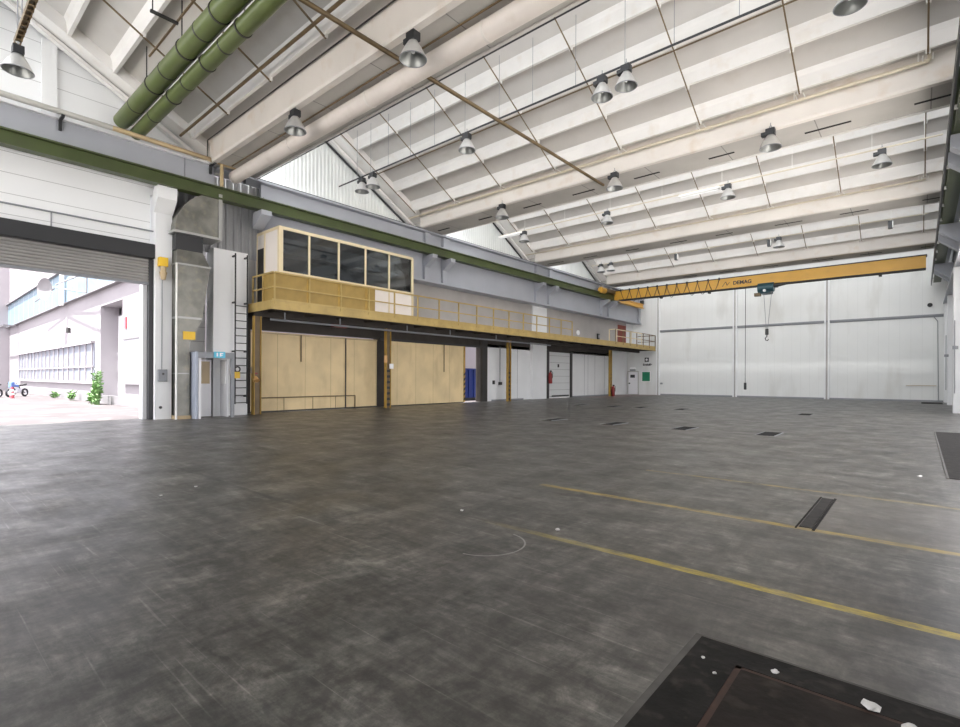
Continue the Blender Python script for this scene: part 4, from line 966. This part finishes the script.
for x, y, r, z, lb in ((-.55, 2.93, .018, .012, 'small pale crumb on the top edge of the floor hatch'), (-.16, 2.9, .035, .012, 'large pale crumb on the floor hatch, right'),
                       (-.02, 2.82, .035, .0105, 'large pale crumb at the very bottom, on the hatch lid'), (-.87, 2.83, .010, .012, 'tiny pale crumb near the left corner of the hatch'),
                       (-.78, 2.72, .010, .012, 'tiny pale crumb on the left seam of the hatch'), (-2.7, 4.3, .022, 0, 'pale crumb beside the faded yellow line in mid floor'),
                       (.0, 10.4, .032, 0, 'pale scrap on the floor at right before the pit cover'), (-3.9, 4.2, .02, 0, 'pale crumb left of the faded yellow line'),
                       (-7.2, 2.2, .02, 0, 'pale crumb on the left foreground floor'), (-7.45, 2.7, .02, 0, 'second pale crumb on the left foreground floor, farther back')):
    crumb(x, y, r, z, lb)

# ------------------------------------------------------------------ outside
FY = 7.93
b = thing('outer_building', 'white building across the yard seen through the roller gate', 'building', (-50, FY, 0))
MB().box(-72, -37.1, FY, 60, -.03, 14).box(-37.1, -31.9, FY + 1.0, 60, -.03, 14).box(-37.1, -31.9, FY, FY + 1, 5.6, 14).box(-31.9, -28.2, FY, 60, -.03, 14).build('wall', 'facade', b)
MB().box(-37.1, -31.9, FY + .85, FY + 1.0, 0, 5.1).build('loading_door', 'white_leaf', b)
MB().box(-37.1, -36.2, FY - .02, FY + .9, 0, 5.6).build('door_reveal', 'facade', b)
MB().box(-72.0, -29, FY - .12, FY, 6.55, 8.85).build('strip_glazing', 'sky_glass', b)
MB().box(-72.0, -29, FY - .3, FY, 8.85, 8.93).box(-72, -29, FY - .27, FY, 6.5, 6.55).build('glazing_ledge', 'facade_trim', b)
wf = MB().box(-65, -37.5, FY - .06, FY, 1.2, 3.5).build('window_band', 'win_glass', b)
mb = MB()
for i in range(18): mb.box(-65 + i * 1.6, -64.86 + i * 1.6, FY - .12, FY - .06, 1.2, 3.5)
mb.box(-65, -37.5, FY - .12, FY - .06, 2.05, 2.15).box(-65, -37.5, FY - .2, FY, 3.5, 3.65).box(-65, -37.5, FY - .15, FY, 1.05, 1.2)
mb.build('mullion', 'facade', wf)
mb = MB()
for x in (-53, -51.5, -50, -48.6, -47.4, -46): mb.box(x, x + .9, FY - .075, FY - .06, 2.25, 2.7)
mb.box(-61.5, -60.6, FY - .075, FY - .06, 1.6, 3.2).build('window_poster', 'frame_grey', wf)
w2 = MB().box(-31.3, -28.5, FY - .1, FY, 1.2, 3.4).build('window', 'blind', b)
MB().box(-31.4, -28.4, FY - .16, FY, 3.4, 3.52).box(-31.4, -28.4, FY - .16, FY, 1.1, 1.2).build('window_frame', 'facade_trim', w2)
MB().box(-31.4, -31.1, FY - .05, FY, 4.0, 4.6).build('red_sign', 'bike_red', b)
MB().tube((-43.85, FY - .15, 4.45), (-43.85, FY - .15, 4.8), .12, 12).box(-43.9, -43.8, FY - .15, FY, 4.7, 4.75).build('wall_lamp', 'dark', b)
MB().box(-72, -28.2, FY - .08, FY, -.03, .45).build('plinth', 'facade_trim', b)
t = thing('annex_building', 'white wall closing the far left of the yard', 'building', (-76, 0, 0))
MB().box(-84, -72, -30, FY, -.03, 14).build('wall', 'facade', t)
MB().box(-72, -71.8, -30, FY, 6.6, 6.8).build('ledge', 'facade_trim', t)
t = thing('dish_mast', 'round dish on a mast with stay rods on outer building', 'antenna', (-45.5, 7.3, 7.5))
dd = MB().lathe([(.0, 0), (.35, .05), (.6, .15), (.75, .28)], (-45.5, 7.3, 7.5), 20).build('dish', 'facade_trim', t, smooth=True)
dd.rotation_euler = (PI / 2, 0, .4); dd.location = (0, -.3, 0)
MB().box(-45.1, -44.7, 7.5, 7.68, 6.4, 9.4).build('mast', 'white_pipe', t)
MB().tube((-45, 7.3, 7.8), (-35.5, 7.2, 7.4), .05, 5).tube((-45, 7.3, 7.6), (-36, 7.2, 6.3), .05, 5).tube((-45.5, 7.3, 7.6), (-52, 7.2, 7.3), .05, 5).tube((-36, 7.2, 7.4), (-36, 7.2, 6.3), .05, 5).build('stay_rod', 'facade_trim', t)
o = MB().box(-71.5, -66, 6.9, 7.0, 6.35, 6.42).box(-66.4, -66, 6.8, 7.93, 6.3, 6.42).build('wall_bracket', 'facade_trim'); tag(o, 'thin bracket arm on outer building at far left', 'bracket')
def bike(x, y, ang, paint, lb):
    t = thing('motorcycle', lb, 'motorcycle', (x, y, -.03), 'parked motorcycles')
    P = lambda a, z, o=0: (x + a, y + o, z - .03)
    for nm, a in (('wheel', -.75), ('wheel', .75)):
        w = MB().torus(P(a, .31), (0, 1, 0), .25, .065, 22, 8).build(nm, 'tyre', t, smooth=True)
        MB().tube(P(a, .31, -.04), P(a, .31, .04), .06, 10).torus(P(a, .31), (0, 1, 0), .18, .015, 18, 5).build('hub', 'bike_silver', w)
    MB().path([P(-.75, .31), P(-.3, .42), P(.1, .4), P(.5, .8), P(.52, .92)], .045, 8).path([P(-.35, .45), P(-.2, .72), P(.45, .82)], .04, 8).build('frame', 'dark', t)
    MB().path([P(.75, .31, .06), P(.52, .95, .06)], .03, 8).path([P(.75, .31, -.06), P(.52, .95, -.06)], .03, 8).build('fork', 'bike_silver', t)
    MB().box(x - .22, x + .22, y - .17, y + .17, .25, .58).build('engine', 'bike_silver', t, bevel=.05)
    MB().add([P(-.05, .7, -.12), P(.4, .74, -.15), P(.42, .95, -.1), P(0, .92, -.12), P(-.05, .7, .12), P(.4, .74, .15), P(.42, .95, .1), P(0, .92, .12)],
             [(0, 1, 2, 3), (7, 6, 5, 4), (0, 4, 5, 1), (1, 5, 6, 2), (2, 6, 7, 3), (3, 7, 4, 0)]).build('fuel_tank', paint, t, bevel=.05)
    MB().add([P(-.85, .86, -.1), P(0, .74, -.13), P(0, .86, -.13), P(-.85, .98, -.08), P(-.85, .86, .1), P(0, .74, .13), P(0, .86, .13), P(-.85, .98, .08)],
             [(0, 1, 2, 3), (7, 6, 5, 4), (0, 4, 5, 1), (1, 5, 6, 2), (2, 6, 7, 3), (3, 7, 4, 0)]).build('seat', 'dark', t, bevel=.03)
    MB().add([P(.4, .75, -.17), P(.72, .68, -.1), P(.66, 1.1, -.12), P(.45, 1.12, -.16), P(.4, .75, .17), P(.72, .68, .1), P(.66, 1.1, .12), P(.45, 1.12, .16)],
             [(0, 1, 2, 3), (7, 6, 5, 4), (0, 4, 5, 1), (1, 5, 6, 2), (2, 6, 7, 3), (3, 7, 4, 0)]).build('fairing', paint, t, bevel=.04)
    MB().path([P(.42, 1.0, -.36), P(.5, 1.02, -.1), P(.5, 1.02, .1), P(.42, 1.0, .36)], .02, 6).build('handlebar', 'dark', t)
    MB().tube(P(-.3, .32, -.17), P(-.85, .42, -.19), .06, 10).build('exhaust', 'bike_silver', t, smooth=True)
    MB().tube(P(-.05, .3, -.1), P(-.1, .03, -.32), .018, 6).build('side_stand', 'dark', t)
    t.rotation_euler = (0, 0, ang)
    return t
bike(-50.6, 6.0, -.73, 'bike_blue', 'blue and silver motorcycle parked in the yard')
bike(-49.3, 4.45, -.73, 'bike_red', 'red motorcycle at the left edge of the yard')
t = thing('bollard', 'small red and white post in front of the motorcycles', 'bollard', (-47.3, 5.35, -.03))
MB().tube((-47.3, 5.35, -.03), (-47.3, 5.35, .75), .14, 12, .08).build('post', 'bike_red', t, smooth=True)
MB().tube((-47.3, 5.35, .2), (-47.3, 5.35, .33), .135, 12, .125).tube((-47.3, 5.35, .45), (-47.3, 5.35, .58), .12, 12, .11).build_each('band', 'sign_white', t)
def weed(x, y, h, n, lb):
    t = thing('weed', lb, 'weed', (x, y, -.03), 'weeds along the outer building')
    st = MB(); lf = MB()
    for i in range(n):
        a = random.uniform(0, 2 * PI); r = random.uniform(0, .5) * (.6 + h * .35); px, py = x + r * math.cos(a), y - abs(r * math.sin(a)) * .5
        hh = h * random.uniform(.35, 1); tx, ty = px + random.uniform(-.2, .2), py + random.uniform(-.1, .1)
        st.tube((px, py, -.03), (tx, ty, hh), .012, 4)
        for q in range(12):
            u = random.uniform(.15, 1); c = Vector((px + (tx - px) * u, py + (ty - py) * u, hh * u))
            d = Vector((random.uniform(-1, 1), random.uniform(-1, 1), random.uniform(-.2, .8))).normalized() * random.uniform(.12, .28)
            s = d.orthogonal().normalized() * .05
            lf.add([c, c + d * .5 + s, c + d, c + d * .5 - s], [(0, 1, 2, 3)])
    st.build('stem', 'leaf', t); lf.build('foliage', 'leaf', t)
weed(-33.6, 7.3, 1.9, 30, 'tall green weed growing by the loading door outside')
weed(-35.0, 7.4, .7, 16, 'low green weeds left of the loading door outside')
weed(-41, 7.5, .6, 8, 'small weed tuft below the outer window band')
weed(-46, 7.5, .45, 8, 'small weed tuft farther left below the outer windows')

# ------------------------------------------------------------------ light, world, camera
W = D.worlds.new('sky'); SC.world = W; W.use_nodes = True
nt = W.node_tree; nt.nodes.clear()
o = nt.nodes.new('ShaderNodeOutputWorld'); bg = nt.nodes.new('ShaderNodeBackground'); sk = nt.nodes.new('ShaderNodeTexSky')
sk.sky_type = 'HOSEK_WILKIE'; sk.turbidity = 8; sk.ground_albedo = .4
sk.sun_direction = (0.35, -0.35, 0.87)
mx = nt.nodes.new('ShaderNodeMix'); mx.data_type = 'RGBA'; mx.inputs[0].default_value = .6
nt.links.new(sk.outputs[0], mx.inputs[6]); mx.inputs[7].default_value = (1.0, .97, 1.0, 1)
nt.links.new(mx.outputs[2], bg.inputs[0]); bg.inputs[1].default_value = 5.5
nt.links.new(bg.outputs[0], o.inputs[0])

sun = D.lights.new('sun', 'SUN'); sun.energy = 21; sun.angle = math.radians(1.5); sun.color = (1, .985, .965)
so = D.objects.new('sun', sun); COL.objects.link(so); so.rotation_euler = (math.radians(18), 0, 0)
so.location = (0, -30, 40)
cam = D.cameras.new('camera'); co = D.objects.new('camera', cam); COL.objects.link(co); SC.camera = co
cam.sensor_width = 36; cam.sensor_fit = 'HORIZONTAL'; cam.lens = 508 / 960 * 36
cam.shift_x = 0; cam.shift_y = 14.6 / 960
cam.clip_start = .05; cam.clip_end = 400
yaw = math.atan2(440, 508)
co.matrix_world = Matrix.Translation((0, 0, 1.5)) @ Matrix.Rotation(yaw, 4, 'Z') @ Matrix.Rotation(PI / 2, 4, 'X') @ Matrix.Rotation(.0043, 4, 'Z')

SC.view_settings.view_transform = 'Standard'; SC.view_settings.look = 'None'
SC.view_settings.gamma = 1; SC.view_settings.use_curve_mapping = False
SC.view_settings.exposure = 0.28
SC.cycles.use_denoising = True
SC.cycles.max_bounces = 8; SC.cycles.diffuse_bounces = 5; SC.cycles.sample_clamp_indirect = 8
